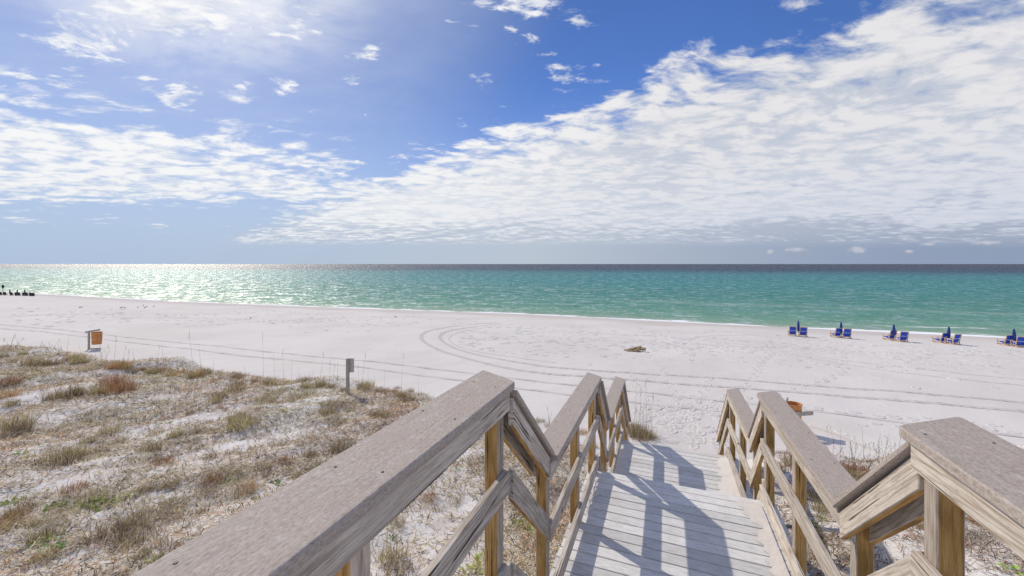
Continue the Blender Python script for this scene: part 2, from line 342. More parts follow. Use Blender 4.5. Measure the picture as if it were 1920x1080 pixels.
def mat_cap():
    m_, g, p = new_mat('composite_cap'); tc = g.new('ShaderNodeTexCoord'); oi = g.new('ShaderNodeObjectInfo'); P = tc.outputs['Object']
    st = g.mapping(P, scale=(1, .45, 1)); sp = g.noise(st, 120, 5, .8); sp2 = g.noise(st, 420, 3, .7); bl = g.noise(P, 4., 5, .65); b2 = g.noise(P, 17., 4, .6)
    col = g.ramp(sp, [(.32, (.17, .13, .11)), (.46, (.355, .295, .245)), (.60, (.455, .39, .335)), (.74, (.61, .55, .495))])
    lg = g.noise(g.mapping(P, scale=(1, .05, 1)), 70, 4, .7); col = g.mix(g.smooth(lg, .52, .68, 0., .5), col, (.22, .175, .15)); col = g.mix(g.smooth(lg, .45, .33, 0., .35), col, (.58, .52, .48))
    col = g.mix(g.smooth(bl, .38, .68, 0., .4), col, (.36, .285, .25))
    col = g.mix(g.smooth(b2, .56, .72, 0., .45), col, (.56, .51, .475))
    col = g.mix(g.smooth(sp2, .62, .72, 0., .5), col, (.52, .49, .47))
    g.l.new(col, p.inputs['Base Color']); p.inputs['Roughness'].default_value = .72; p.inputs['Specular IOR Level'].default_value = .3
    g.l.new(g.bump(g.m('ADD', sp, g.m('MULTIPLY', sp2, .5)), .6, .003), p.inputs['Normal'])
    return m_
def mat_deck():
    m_, g, p = new_mat('deck_plank'); tc = g.new('ShaderNodeTexCoord'); P = tc.outputs['Object']; isl = attr(g, 'tone')
    st = g.mapping(P, scale=(.12, 1, 1)); f1 = g.noise(st, 60, 4, .65); f2 = g.noise(g.mapping(P, scale=(.06, 1, 1)), 210, 3, .6); bl = g.noise(P, 2.4, 5, .6); b3 = g.noise(P, 9, 5, .65)
    col = g.ramp(f1, [(.3, (.45, .435, .41)), (.5, (.625, .61, .59)), (.7, (.72, .705, .685))])
    col = g.mix(g.smooth(f2, .56, .7, 0., .3), col, (.25, .215, .195))
    col = g.mix(g.smooth(bl, .42, .66, 0., .38), col, (.50, .46, .43))
    dust = g.smooth(g.m('ADD', b3, g.m('MULTIPLY', g.m('SUBTRACT', bl, .5), .5)), .52, .72)       # blown sand left on the planks
    col = g.mix(g.m('MULTIPLY', dust, .6), col, (.66, .62, .60))
    n = g.new('ShaderNodeHueSaturation'); g.l.new(col, n.inputs['Color']); g.l.new(g.m('ADD', .87, g.m('MULTIPLY', isl, .24)), n.inputs['Value'])
    g.l.new(n.outputs[0], p.inputs['Base Color']); p.inputs['Roughness'].default_value = .8; p.inputs['Specular IOR Level'].default_value = .25
    g.l.new(g.bump(g.m('ADD', f1, f2), .4, .003), p.inputs['Normal'])
    return m_
def mat_plain(name, col, rough=.7, noise=.25, scale=20., metal=0.):
    m_, g, p = new_mat(name); tc = g.new('ShaderNodeTexCoord'); n = g.noise(tc.outputs['Object'], scale, 4, .6)
    c = g.mix(g.smooth(n, .3, .7), tuple(x*(1-noise) for x in col), tuple(min(1, x*(1+noise)) for x in col))
    g.l.new(c, p.inputs['Base Color']); p.inputs['Roughness'].default_value = rough; p.inputs['Metallic'].default_value = metal
    return m_
def mat_rust():
    m_, g, p = new_mat('orange_paint'); tc = g.new('ShaderNodeTexCoord'); n = g.noise(tc.outputs['Object'], 5, 5, .65); n2 = g.noise(tc.outputs['Object'], 30, 4, .6)
    c = g.ramp(n, [(.3, (.30, .13, .035)), (.5, (.55, .22, .06)), (.7, (.62, .28, .10))])
    c = g.mix(g.smooth(n2, .58, .72, 0, .6), c, (.20, .09, .04))
    g.l.new(c, p.inputs['Base Color']); p.inputs['Roughness'].default_value = .6
    return m_
def mat_sea():
    m_, g, p = new_mat('sea_water'); geo = g.new('ShaderNodeNewGeometry'); pos = geo.outputs['Position']; off = attr(g, 'offshore')
    w = g.mapping(pos, rot=(0, 0, R(-3)), scale=(.35, 1, 1)) ; big = g.noise(g.mapping(pos, scale=(.25, 1, 1), rot=(0, 0, -THETA)), .035, 4, .6)
    o2 = g.m('MULTIPLY', off, g.m('ADD', .6, g.m('MULTIPLY', big, .8)))
    lg = g.m('DIVIDE', g.m('LOGARITHM', g.m('ADD', g.m('MAXIMUM', o2, 0.), 1.), 10.), 3.5)
    col = g.ramp(lg, [(0.0, (.36, .39, .31)), (.16, (.20, .31, .22)), (.33, (.115, .26, .19)), (.50, (.055, .20, .17)), (.60, (.035, .19, .185)), (.70, (.028, .165, .175)), (.77, (.014, .045, .075)), (.88, (.008, .016, .036))])
    # swell streaks and sandbars seen through the water
    sw = g.noise(g.mapping(pos, rot=(0, 0, R(20)-THETA), scale=(.55, 1, 1)), .16, 9, .78)
    col = g.mix(g.smooth(sw, .52, .66, 0., .5), col, (.018, .09, .08))
    col = g.mix(g.m('MULTIPLY', g.smooth(sw, .47, .34, 0., .15), g.smooth(lg, .75, .6)), col, (.22, .36, .33))
    bar = g.noise(g.mapping(pos, rot=(0, 0, R(18)-THETA), scale=(.12, 1, 1), loc=(5, 3, 0)), .06, 4, .6)
    col = g.mix(g.m('MULTIPLY', g.smooth(bar, .52, .7, 0., .3), g.smooth(lg, .45, .7, 1., 0.)), col, (.33, .42, .33))
    fn = g.noise(g.mapping(pos, rot=(0, 0, R(18)-THETA), scale=(.35, 1, 1)), .9, 6, .7)
    f1 = g.smooth(g.m('ADD', g.m('MULTIPLY', off, -1.0), g.m('MULTIPLY', g.m('SUBTRACT', g.m('ADD', fn, g.noise(pos, .12, 3)), .68), 5.)), .3, 1.3)
    dist2 = g.m('ABSOLUTE', g.m('SUBTRACT', g.m('ADD', off, g.m('MULTIPLY', g.m('SUBTRACT', g.noise(pos, .05, 3), .5), 9.)), 7.0))
    f2 = g.m('MULTIPLY', g.smooth(dist2, .1, .9, 1., 0.), g.smooth(g.noise(pos, .11, 4, .6), .52, .62))
    f2 = g.m('MULTIPLY', f2, g.smooth(fn, .4, .6))
    foam = g.m('MAXIMUM', f1, g.m('MULTIPLY', f2, .8))
    col = g.mix(foam, col, (.82, .82, .82))
    a1 = g.noise(g.mapping(pos, rot=(0, 0, R(20)-THETA), scale=(.45, 1, 1)), .55, 5, .65); a2 = g.noise(g.mapping(pos, rot=(0, 0, R(-20)), scale=(.7, 1, 1)), 2.4, 4, .7); a3 = g.noise(pos, .09, 3)
    h = g.m('ADD', g.m('MULTIPLY', a1, .75), g.m('ADD', g.m('MULTIPLY', a2, .26), g.m('MULTIPLY', a3, .8)))
    nrm = g.bump(h, 1., 1.)
    df = g.new('ShaderNodeBsdfDiffuse'); g.l.new(col, df.inputs[0]); gl = g.new('ShaderNodeBsdfGlossy'); gl.inputs['Roughness'].default_value = .45; gl.inputs[0].default_value = (1, 1, 1, 1)
    g.l.new(g.bump(h, .25, .5), gl.inputs['Normal'])
    fr = g.new('ShaderNodeFresnel'); fr.inputs[0].default_value = 1.33; g.l.new(nrm, fr.inputs['Normal'])
    spk = g.m('ADD', g.m('MULTIPLY', g.noise(g.mapping(pos, scale=(.8, 1, 1)), 1.1, 3, .8), .5), g.m('MULTIPLY', g.noise(pos, .22, 4, .8), .5))
    fac = g.m('MULTIPLY', g.m('MULTIPLY', g.m('MINIMUM', fr.outputs[0], .16), g.m('MULTIPLY', g.m('ADD', .4, g.smooth(spk, .49, .64, 0., 4.6)), g.smooth(off, 60., 1500., 1., 1.25))), g.m('SUBTRACT', 1., foam))
    ms = g.new('ShaderNodeMixShader'); g.l.new(fac, ms.inputs[0]); g.l.new(df.outputs[0], ms.inputs[1]); g.l.new(gl.outputs[0], ms.inputs[2])
    out = [n for n in g.n if n.type == 'OUTPUT_MATERIAL'][0]; g.l.new(ms.outputs[0], out.inputs[0]); g.n.remove(p)
    return m_

M_SAND = mat_sand(); M_SEA = mat_sea(); M_CAP = mat_cap(); M_DECK = mat_deck()
M_RAIL = mat_wood('weathered_rail', (.62, .55, .48), (.46, .39, .325), (.22, .17, .135))
M_RAILR = mat_wood('bleached_rail', (.68, .61, .53), (.53, .455, .375), (.30, .225, .165))
M_POST = mat_wood('weathered_post', (.56, .48, .41), (.44, .36, .29), (.27, .20, .15), grain=1.4)
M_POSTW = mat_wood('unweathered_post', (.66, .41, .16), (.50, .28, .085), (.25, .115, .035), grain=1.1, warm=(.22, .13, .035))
M_OLD = mat_wood('old_grey_wood', (.52, .47, .41), (.40, .355, .30), (.22, .185, .15))
M_SCREW = mat_plain('screw_hole', (.02, .018, .016), .6)
M_GRASS = mat_grass('grass_blade')
M_RUST = mat_rust()

# ------------------------------------------------------------------ ground
def axis(lo, hi, fine_lo, fine_hi, step, grow=1.045):
    a = list(np.arange(fine_lo, fine_hi, step)); s = step; x = a[-1]
    while x < hi: s *= grow; x += s; a.append(x)
    s = step; x = a[0]; b = []
    while x > lo: s *= grow; x -= s; b.append(x)
    return np.array(b[::-1]+a)
Xa = axis(-1500, 1200, -15, 13, .13); Za = axis(-200, 900, 1.5, 17, .11, 1.03)
GX, GZ = np.meshgrid(Xa, Za); GX = GX.ravel(); GZ = GZ.ravel(); GH = height(GX, GZ)
nx, nz = len(Xa), len(Za)
def grid_faces(nx, nz):
    i = np.arange(nx*nz).reshape(nz, nx); a = i[:-1, :-1].ravel(); return np.c_[a, a+1, a+1+nx, a+nx]
verts = np.c_[GX*ct-GZ*st_, GX*st_+GZ*ct, GH]
s_shore = (interp(GX, SHORE)-GZ)*.93
wet = np.clip((9.5+2.*wob(GX, GZ, 14, 3)-s_shore)/5., 0, 1)
ground = mesh_obj('beach_ground', verts, grid_faces(nx, nz), M_SAND, smooth=True, attrs={'veg': veg_amount(GX, GZ), 'wet': wet})
tag(ground, kind='structure')

# sea: one sheet to the horizon, edge hidden where the beach rises through it
Xs = axis(-60000, 60000, -130, 90, 2.2, 1.07); Ds = axis(-6, 60000, -5.9, 30, .8, 1.07)
SX, SD = np.meshgrid(Xs, Ds); SX = SX.ravel(); SD = SD.ravel(); SZ = interp(SX, SHORE)+SD
SZ = np.where(SD > 2000, np.maximum(SZ, SD), SZ)
sh = .05*wob(SX*.45, SZ, 7, 2)*np.clip(SD/10, 0, 1)+.02*wob(SX, SZ, 3, 9)*np.clip(SD/10, 0, 1)
sea = mesh_obj('sea', np.c_[SX*ct-SZ*st_, SX*st_+SZ*ct, .03+np.where(SD < 900, sh, 0)], grid_faces(len(Xs), len(Ds)), M_SEA, smooth=True, attrs={'offshore': SD*.93})
tag(sea, kind='structure')

# ------------------------------------------------------------------ tyre tracks pressed in the sand (real ruts with raised edges)
def catmull(pts, step):
    P = [Vector(p) for p in pts]; P = [P[0]*2-P[1]]+P+[P[-1]*2-P[-2]]; out = []
    for i in range(1, len(P)-2):
        L = (P[i+1]-P[i]).length; n = max(2, int(L/step))
        for k in range(n):
            t = k/n; out.append(.5*((2*P[i])+(P[i+1]-P[i-1])*t+(2*P[i-1]-5*P[i]+4*P[i+1]-P[i+2])*t*t+(3*P[i]-P[i-1]-3*P[i+1]+P[i+2])*t**3))
    out.append(P[-2]); return out
def track(pxs, width, rim, lug=0., damp=.75):
    ctrl = []
    for x, y in pxs:
        X, Z, h = px_ground(x, y); ctrl.append((X, Z, 0))
    pts = catmull(ctrl, .12 if lug else .3)
    prof = [(-.62, -.02), (-.5, rim), (-.34, .012), (0, .008), (.34, .012), (.5, rim*.8), (.62, -.02)]
    V = []; F = []
    for i, p in enumerate(pts):
        d = (pts[min(i+1, len(pts)-1)]-pts[max(i-1, 0)]).normalized(); nrm = Vector((-d.y, d.x, 0))
        jit = .5+.5*math.sin(i*.9)*.6+random.uniform(-.2, .3)
        for k, (a, z) in enumerate(prof):
            q = p+nrm*a*width; z2 = z
            if k in (1, 5): z2 = z*jit
            if lug and k in (2, 3, 4): z2 = z+(lug if (i % 3 == 0) else 0)
            h = float(height(q.x, q.y)); w = W(q.x, q.y, h+z2); V.append(w)
    n = len(prof)
    for i in range(len(pts)-1):
        for k in range(n-1): a = i*n+k; F.append((a, a+1, a+1+n, a+n))
    o = mesh_obj('tyre_track', V, F, M_SAND, attrs={'wet': np.full(len(V), damp)}); tag(o, kind='structure'); return o
track([(-60,603),(80,616),(200,628),(400,648),(640,673),(820,693),(990,713),(1200,735),(1500,768),(1920,820)], .22, .034)
track([(-60,609),(80,622),(200,637),(400,660),(640,685),(820,708),(990,731),(1200,756),(1500,795),(1920,850)], .22, .034)
track([(930,605),(860,611),(806,620),(790,632),(806,648),(860,668),(960,692),(1100,706),(1300,722),(1600,745),(1960,776)], .32, .034, .014, 1.)
track([(940,607),(880,614),(838,622),(825,633),(842,648),(890,664),(1000,684),(1130,696),(1330,708),(1600,729),(1960,758)], .30, .030, .014, 1.)
track([(960,609),(900,616),(858,624),(842,636),(860,650),(920,664),(1040,680)], .16, .02)
track([(1280,638),(1330,630),(1400,628),(1440,631)], .18, .018)
track([(1300,645),(1400,652),(1520,672),(1700,700),(1960,728)], .24, .022, .012)
track([(1260,634),(1340,640),(1450,655),(1600,678),(1960,716)], .2, .02, .01)

# ------------------------------------------------------------------ footprints: one sheet of many small rimmed dents
FV = []; FF = []
def footprint(X, Z, ang, sc=1.):
    h = float(height(X, Z)); b = len(FV); n = 10; L, Wd = .17*sc, .085*sc
    for rr, z in ((1.55, -.012), (1.15, .027), (.85, .018), (.45, .004)):
        for k in range(n):
            a = 6.283*k/n; lx, ly = math.cos(a)*L*rr*(1+random.uniform(-.08, .08)), math.sin(a)*Wd*rr*(1+random.uniform(-.1, .1))
            x = X+lx*math.cos(ang)-ly*math.sin(ang); y = Z+lx*math.sin(ang)+ly*math.cos(ang)
            FV.append(W(x, y, h+(z*random.uniform(.6, 1.3) if z > 0 else z)*sc))
    FV.append(W(X, Z, h+.005))
    for r_ in range(3):
        for k in range(n): a = b+r_*n+k; c = b+r_*n+(k+1) % n; FF.append((a, c, c+n, a+n))
    for k in range(n): FF.append((b+3*n+k, b+3*n+(k+1) % n, b+4*n))
def walk(x0, y0, x1, y1, jitter=.25, step=.62):
    a = px_ground(x0, y0); b = px_ground(x1, y1); A = Vector(a[:2]); B = Vector(b[:2]); d = (B-A); L = d.length; d.normalize(); n = Vector((-d.y, d.x))
    k = 0; s = 0; w = random.uniform(0, 6)
    while s < L:
        p = A+d*s+n*((.11 if k % 2 else -.11)+jitter*math.sin(s*.35+w)); footprint(p.x, p.y, math.atan2(d.y, d.x)+random.uniform(-.25, .25), random.uniform(.9, 1.15)); s += step*random.uniform(.85, 1.15); k += 1
for k in range(150):
    x, y = random.uniform(1195, 1375), random.gauss(795, 32)
    if 742 < y < 850: X, Z, h = px_ground(x, y); footprint(X, Z, random.uniform(0, 3.14), random.uniform(.85, 1.15))
for (a, b, c, d) in [(1250,800,1340,700),(1270,800,1600,690),(1240,790,1180,690),(1500,765,1900,806),(1510,770,1900,800),(1530,800,1900,842),(1290,780,1210,660),(1300,790,1460,660),(1620,800,1900,812),(1450,650,1900,690),(1400,640,1700,668),(900,612,1400,640),(960,620,1300,632),(1000,632,1380,650),(1200,655,1480,650),(300,600,600,604),(180,594,480,600),(100,590,420,590),(350,612,620,598),(640,592,900,598),(420,575,700,600),(1500,655,1860,668),(1560,662,1900,700),(10,596,160,584),(1460,664,1700,720)]:
    walk(a, b, c, d)
for k in range(900):
    x = random.uniform(860, 1930); y = random.gauss(630+(x-900)*.028, 14+(x-860)*.008)
    if y < 596+(x-860)*.05: continue
    X, Z, h = px_ground(x, y); footprint(X, Z, random.uniform(0, 3.14), random.uniform(.9, 1.5))
for k in range(260):
    x = random.uniform(20, 900); y = random.gauss(590+x*.012, 9)
    if y < 570+x*.03: continue
    X, Z, h = px_ground(x, y); footprint(X, Z, random.uniform(0, 3.14), random.uniform(1., 1.6))
o = mesh_obj('footprints', FV, FF, M_SAND, smooth=True); tag(o, 'scattered footprints trodden into the white beach sand', 'footprints', kind='stuff')

# ------------------------------------------------------------------ the stair walk
walkway = empty('boardwalk_stairs', (.1, 5.0, CAMZ-4.6))
tag(walkway, 'weathered grey wooden walkway with zigzag railings stepping down to the white beach', 'boardwalk')
WO = Vector((.1, 5.0, CAMZ-4.6))
def soften(bm, off=.004, seg=1):
    bmesh.ops.bevel(bm, geom=[e for e in bm.edges], offset=off, segments=seg, affect='EDGES', profile=.5, clamp_overlap=True)
def prism(name, poly, x0, x1, ang, mat, parent=None, bev=.004, mats=None):
    """poly: (t, depth) outline in the vertical plane of the walk, extruded from x0 to x1; ang = slope of the grain"""
    o0 = Vector(((x0+x1)/2, poly[0][0], CAMZ-poly[0][1])); rot = Matrix.Rotation(ang, 3, 'X'); inv = rot.inverted()
    bm = bmesh.new(); lo = []; hi = []
    for t, dpt in poly:
        p = inv @ (Vector((0, t, CAMZ-dpt))-Vector((0, o0.y, o0.z))); lo.append(bm.verts.new((x0-o0.x, p.y, p.z))); hi.append(bm.verts.new((x1-o0.x, p.y, p.z)))
    n = len(poly); bm.faces.new(lo); bm.faces.new(hi[::-1])
    for i in range(n): bm.faces.new((lo[i], lo[(i+1) % n], hi[(i+1) % n], hi[i]))
    bmesh.ops.recalc_face_normals(bm, faces=bm.faces[:])
    if mats:
        for f in bm.faces:
            nn = rot @ f.normal
            f.material_index = mats(nn)
    soften(bm, bev)
    ob = bm_obj(name, bm, mat, parent or walkway)
    ob.location = o0-WO; ob.rotation_euler = (ang, 0, 0); return ob
def cap_level(xi, xo, t0, t1, H, thk=.046, skew=.18, near_skew=0., screws=True):
    """flat cap board; xi = edge towards the walk, xo = outer edge"""
    s = 1 if xo > xi else -1; r = .035; mid = (xi+xo)/2
    def corner(p, a, b):      # rounded corner at p between directions to a and b
        p, a, b = Vector(p), Vector(a), Vector(b); da = (a-p).normalized()*r; db = (b-p).normalized()*r
        return [p+da*(1-k)**2+db*k**2 for k in (0, .33, .66, 1)]
    A, B, Cc, D = (xi, t0), (xi, t1), (xo, t1+skew), (xo, t0+near_skew)
    pl = [Vector(A)] + corner(B, A, Cc) + corner(Cc, B, D) + [Vector(D)]
    bm = bmesh.new(); tp = [bm.verts.new((p.x-mid, p.y-t0, 0)) for p in pl]; bt = [bm.verts.new((p.x-mid, p.y-t0, -thk)) for p in pl]; n = len(pl)
    bm.faces.new(tp); bm.faces.new(bt[::-1])
    for i in range(n): bm.faces.new((tp[i], tp[(i+1) % n], bt[(i+1) % n], bt[i]))
    bmesh.ops.recalc_face_normals(bm, faces=bm.faces[:])
    ed = [e for e in bm.edges if abs(e.verts[0].co.z-e.verts[1].co.z) < 1e-5]
    bmesh.ops.bevel(bm, geom=ed, offset=.008, segments=3, affect='EDGES', profile=.5, clamp_overlap=True)
    ob = bm_obj('handrail_cap', bm, M_CAP, walkway); ob.location = Vector((mid, t0, CAMZ-H))-WO
    if screws:
        L = t1-t0; sme = bpy.data.meshes.get('screw')
        if sme is None:
            bm = bmesh.new(); bmesh.ops.create_cone(bm, cap_ends=True, segments=8, radius1=.0055, radius2=.005, depth=.002); sme = bpy.data.meshes.new('screw'); bm.to_mesh(sme); bm.free(); sme.materials.append(M_SCREW)
        for tt in np.arange(.12, L, .52):
            for q in (-.3, .3):
                so = bpy.data.objects.new('screw', sme); C.objects.link(so); so.parent = ob
                so.location = (abs(xo-xi)*q+random.uniform(-.01, .01), L-tt+random.uniform(-.04, .04), .001)
    return ob
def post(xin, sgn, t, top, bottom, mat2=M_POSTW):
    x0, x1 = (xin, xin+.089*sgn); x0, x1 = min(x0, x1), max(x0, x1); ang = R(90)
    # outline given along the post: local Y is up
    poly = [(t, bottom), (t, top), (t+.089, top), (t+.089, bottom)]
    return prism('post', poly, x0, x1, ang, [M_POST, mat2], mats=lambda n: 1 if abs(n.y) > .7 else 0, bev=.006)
def seg_board(name, ka, kb, off, hgt, x0, x1, mat, ea=0., eb=0., mats=None):
    """board whose top edge runs from knot a to knot b (t, depth), lowered by off; vertical ends"""
    (ta, da), (tb, db) = ka, kb; ang = -math.atan2(db-da, tb-ta); hv = hgt/math.cos(ang)
    poly = [(ta+ea, da+off), (tb+eb, db+off), (tb+eb, db+off+hv), (ta+ea, da+off+hv)]
    return prism(name, poly, min(x0, x1), max(x0, x1), ang, mat, mats=mats)
HL = (.709, 1.526, 2.34)
DECKD = (2.0, 2.80, 3.60)
side = {
  -1: dict(post=(-.905, -.868, -.83), cap=((-.838, -1.139), (-.79, -1.02), (-.735, -.96)), mat=M_RAIL),
   1: dict(post=(1.03, 1.09, 1.12), cap=((.955, 1.285), (1.016, 1.26), (1.07, 1.30)), mat=M_RAILR)}
JT = [(-2.6, 2.215), (3.06, 5.40), (6.15, 8.28)]       # where the level parts begin and end
for s in (-1, 1):
    S = side[s]; mat = S['mat']; px_, cp = S['post'], S['cap']
    mats2 = [mat, M_POSTW]
    for i in range(3):
        H = HL[i]; t0, t1 = JT[i]; pi = px_[i]
        b_in = (pi-.038*s, pi-.0005*s); b_out = (pi+.0895*s, pi+.1275*s)
        cap_level(cp[i][0], cp[i][1], t0+(.0 if i else 0), t1+.02, H, skew=.18 if i else (.17 if s < 0 else .24), near_skew=0)
        ka, kb = (t0-(.06 if i else 0), H), (t1, H)
        seg_board('side_board', ka, kb, .0465, .125, *b_in, mat)
        seg_board('side_board', ka, kb, .0465, .125, *b_out, mat)
        seg_board('mid_rail', ka, kb, .525, .14, *b_in, mat)
        kd = DECKD[i]-.205
        seg_board('kerb_board', (ka[0], kd), (kb[0], kd), 0, .14, pi-.045*s, pi-.0005*s, mat)
        # posts of this level
        tp = H+.047; bt = {0: 3.7, 1: 3.9, 2: 4.6}[i]
        for t in {0: (-1.5, -.25, .963, 2.115), 1: (3.0, 4.21, 5.30), 2: (6.10, 7.15, 8.19)}[i]:
            bot = CAMZ-float(height(t*st_+pi*ct, t*ct-pi*st_))+.25
            top = tp if not (i and t == (3.0, 6.10)[i-1]) else (H-.055)
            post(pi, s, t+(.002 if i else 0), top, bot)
        # sloping part to the next level or to the sand
        if i < 2:
            ta, tb = t1, JT[i+1][0]; Ha, Hb = H, HL[i+1]; pj = px_[i+1]; cj = cp[i+1]
        else:
            ta, tb = t1, 9.86; Ha, Hb = H, H+1.44; pj = pi; cj = cp[i]
        run = tb-ta; sl = (Hb-Ha)/run; ang = -math.atan(sl); pm = (pi+pj)/2
        eb = 0 if i < 2 else 0
        # sloping cap: tucked under the upper cap, landing on the lower one
        k0, k1 = (ta+.012, Ha+.048), (tb+.02, Hb-.02+.0)
        hv = .03/math.cos(ang)
        prism('handrail_cap', [k0, k1, (k1[0]-.01, k1[1]+hv), (k0[0], k0[1]+hv)], min((cp[i][0]+cj[0])/2, (cp[i][1]+cj[1])/2)+.008, max((cp[i][0]+cj[0])/2, (cp[i][1]+cj[1])/2)-.008, ang, M_CAP, bev=.006)
        bi = (pm-.040*s, pm-.002*s); bo = (pm+.0915*s, pm+.1295*s)
        ct_ = math.cos(ang)
        def under(n): return 1 if n.z < -.4 else 0
        seg_board('side_board', (ta+.003, Ha+.05), (tb-.02, Hb-.02), hv+.003, .125, *bi, mats2, mats=under)
        seg_board('side_board', (ta+.003, Ha+.05), (tb-.02, Hb-.02), hv+.003, .125, *bo, mats2, mats=under)
        seg_board('mid_rail', (ta+.003, Ha+.525), (tb-.065, Hb+.46), 0, .135, *bi, mats2, mats=under)
        kA, kB = DECKD[i]-.205, (DECKD[i+1]-.205 if i < 2 else DECKD[i]+1.2)
        seg_board('kerb_board', (ta+.003, kA), (tb-.065, kB), 0, .16, pm-.042*s, pm-.002*s, mat)
        # stair stringer below the treads
        seg_board('stair_stringer', (ta-.05, DECKD[i]+.02), (tb+.02 if i < 2 else tb-.1, (DECKD[i+1] if i < 2 else DECKD[i]+1.3)+.02), .02, .24, pm+.002*s, pm+.04*s, M_OLD)
        if i == 2:
            bot = CAMZ-float(height(tb*st_+pj*ct, tb*ct-pj*st_))+.3
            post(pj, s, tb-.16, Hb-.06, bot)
# decks: planks with gaps, one mesh per landing
def planks(name, t0, t1, depth, xa, xb, pitch=.1455, gap=.013, thk=.032):
    bm = bmesh.new(); lay = bm.verts.layers.float.new('tone'); t = t1
    while t-pitch > t0-.01:
        a, b = t-pitch+gap, t; dz = random.uniform(-.0015, .0015); ra, rb = random.uniform(-.004, .004), random.uniform(-.006, .006)
        vs = add_box(bm, ((xa+xb)/2, (a+b)/2, -thk/2+dz), (xb-xa+ra+rb, b-a, thk)); tn = random.random()
        for v_ in vs: v_[lay] = tn
        t -= pitch
    ed = [e for e in bm.edges if abs(e.verts[0].co.x-e.verts[1].co.x) > .5]
    bmesh.ops.bevel(bm, geom=ed, offset=.003, segments=1, affect='EDGES', clamp_overlap=True)
    ob = bm_obj(name, bm, M_DECK, walkway); ob.location = Vector((0, 0, CAMZ-depth))-WO
    return ob
dk = [(-.98, 1.18), (-.965, 1.21), (-.93, 1.27)]
planks('deck', -2.6, 2.24, DECKD[0], *dk[0]); planks('deck', 2.98, 5.42, DECKD[1], *dk[1]); planks('deck', 6.02, 8.36, DECKD[2], *dk[2])
for i, (t0, t1) in enumerate([(-2.6, 2.2), (3.0, 5.38), (6.05, 8.31)]):
    for x in (dk[i][0]+.05, 0.1, dk[i][1]-.05):
        prism('joist', [(t0, DECKD[i]+.036), (t1, DECKD[i]+.036), (t1, DECKD[i]+.2), (t0, DECKD[i]+.2)], x-.019, x+.019, 0, M_OLD)
    prism('rim_board', [(t1+.002, DECKD[i]+.036), (t1+.04, DECKD[i]+.036), (t1+.04, DECKD[i]+.22), (t1+.002, DECKD[i]+.22)], dk[i][0]+.01, dk[i][1]-.01, 0, M_OLD)
# treads of the three flights
for (i, ts, drops) in [(0, (2.42, 2.66, 2.90), .2), (1, (5.60, 5.80, 6.0), .2), (2, (8.56, 8.80, 9.04, 9.28, 9.52, 9.76), .21)]:
    for k, t in enumerate(ts[:3] if i < 2 else ts):
        if i < 2 and k == 2: t -= .0
        d = DECKD[i]+drops*(k+1)
        if i < 2 and k == 3: break
        a = t-.16; xa, xb = (dk[i][0]+.06, dk[i][1]-.06)
        prism('stair_tread', [(a, d), (a+.26, d), (a+.26, d+.035), (a, d+.035)], xa+.14, xb-.14, 0, M_DECK)

# wind-blown sand lying on the landings
def drift(name, edge_pts, xr, depth, hmax, label):
    """edge_pts: (t, x) ragged inner edge; sand piles up towards the railing at xr"""
    V = []; F = []; ts = np.arange(edge_pts[0][0], edge_pts[-1][0], .03); m = 16
    for j, t in enumerate(ts):
        xe = np.interp(t, [p[0] for p in edge_pts], [p[1] for p in edge_pts]) + .025*math.sin(t*43)+.03*math.sin(t*17+1)+random.uniform(-.012, .012)
        xe = min(xe, xr-.01) if xr > 0 else max(xe, xr+.01)
        for k in range(m):
            f = k/(m-1); x = xe+(xr-xe)*f; fe = min(1, (t-ts[0])/.12, (ts[-1]-t)/.12)
            V.append((x, t, CAMZ-depth-.004+(.007+hmax*(f**1.3))*max(fe, 0)+random.uniform(0, .002)))
    for j in range(len(ts)-1):
        for k in range(m-1): a = j*m+k; F.append((a, a+1, a+1+m, a+m))
    o = mesh_obj(name, V, F, M_SAND, smooth=True); tag(o, label, 'sand', kind='stuff'); return o
drift('sand_drift', [(6.1, .80), (6.35, .72), (6.6, .55), (6.85, .60), (7.05, .78), (7.3, .84), (7.6, .88), (7.95, .86), (8.3, .93)], 1.11, DECKD[2], .05, 'white sand blown over the lower landing along the right rail')
drift('sand_drift', [(3.1, .93), (3.4, .87), (3.7, .92), (4.0, .84), (4.25, .93), (4.6, .88), (4.9, .93), (5.1, .83), (5.38, .72)], 1.044, DECKD[1], .012, 'thin strip of blown sand along the right kerb of the upper landing')
drift('sand_drift', [(4.35, -.79), (4.6, -.76), (4.9, -.785), (5.2, -.79), (5.3, -.80)], -.822, DECKD[1], .012, 'thin line of sand along the left kerb of the upper landing')
drift('sand_drift', [(6.15, -.3), (6.35, -.34), (6.5, -.25), (6.8, -.62), (7.0, -.66), (7.4, -.64), (7.7, -.60), (8.0, -.7)], -.79, DECKD[2], .03, 'blown sand lying on the lower landing along the left kerb')

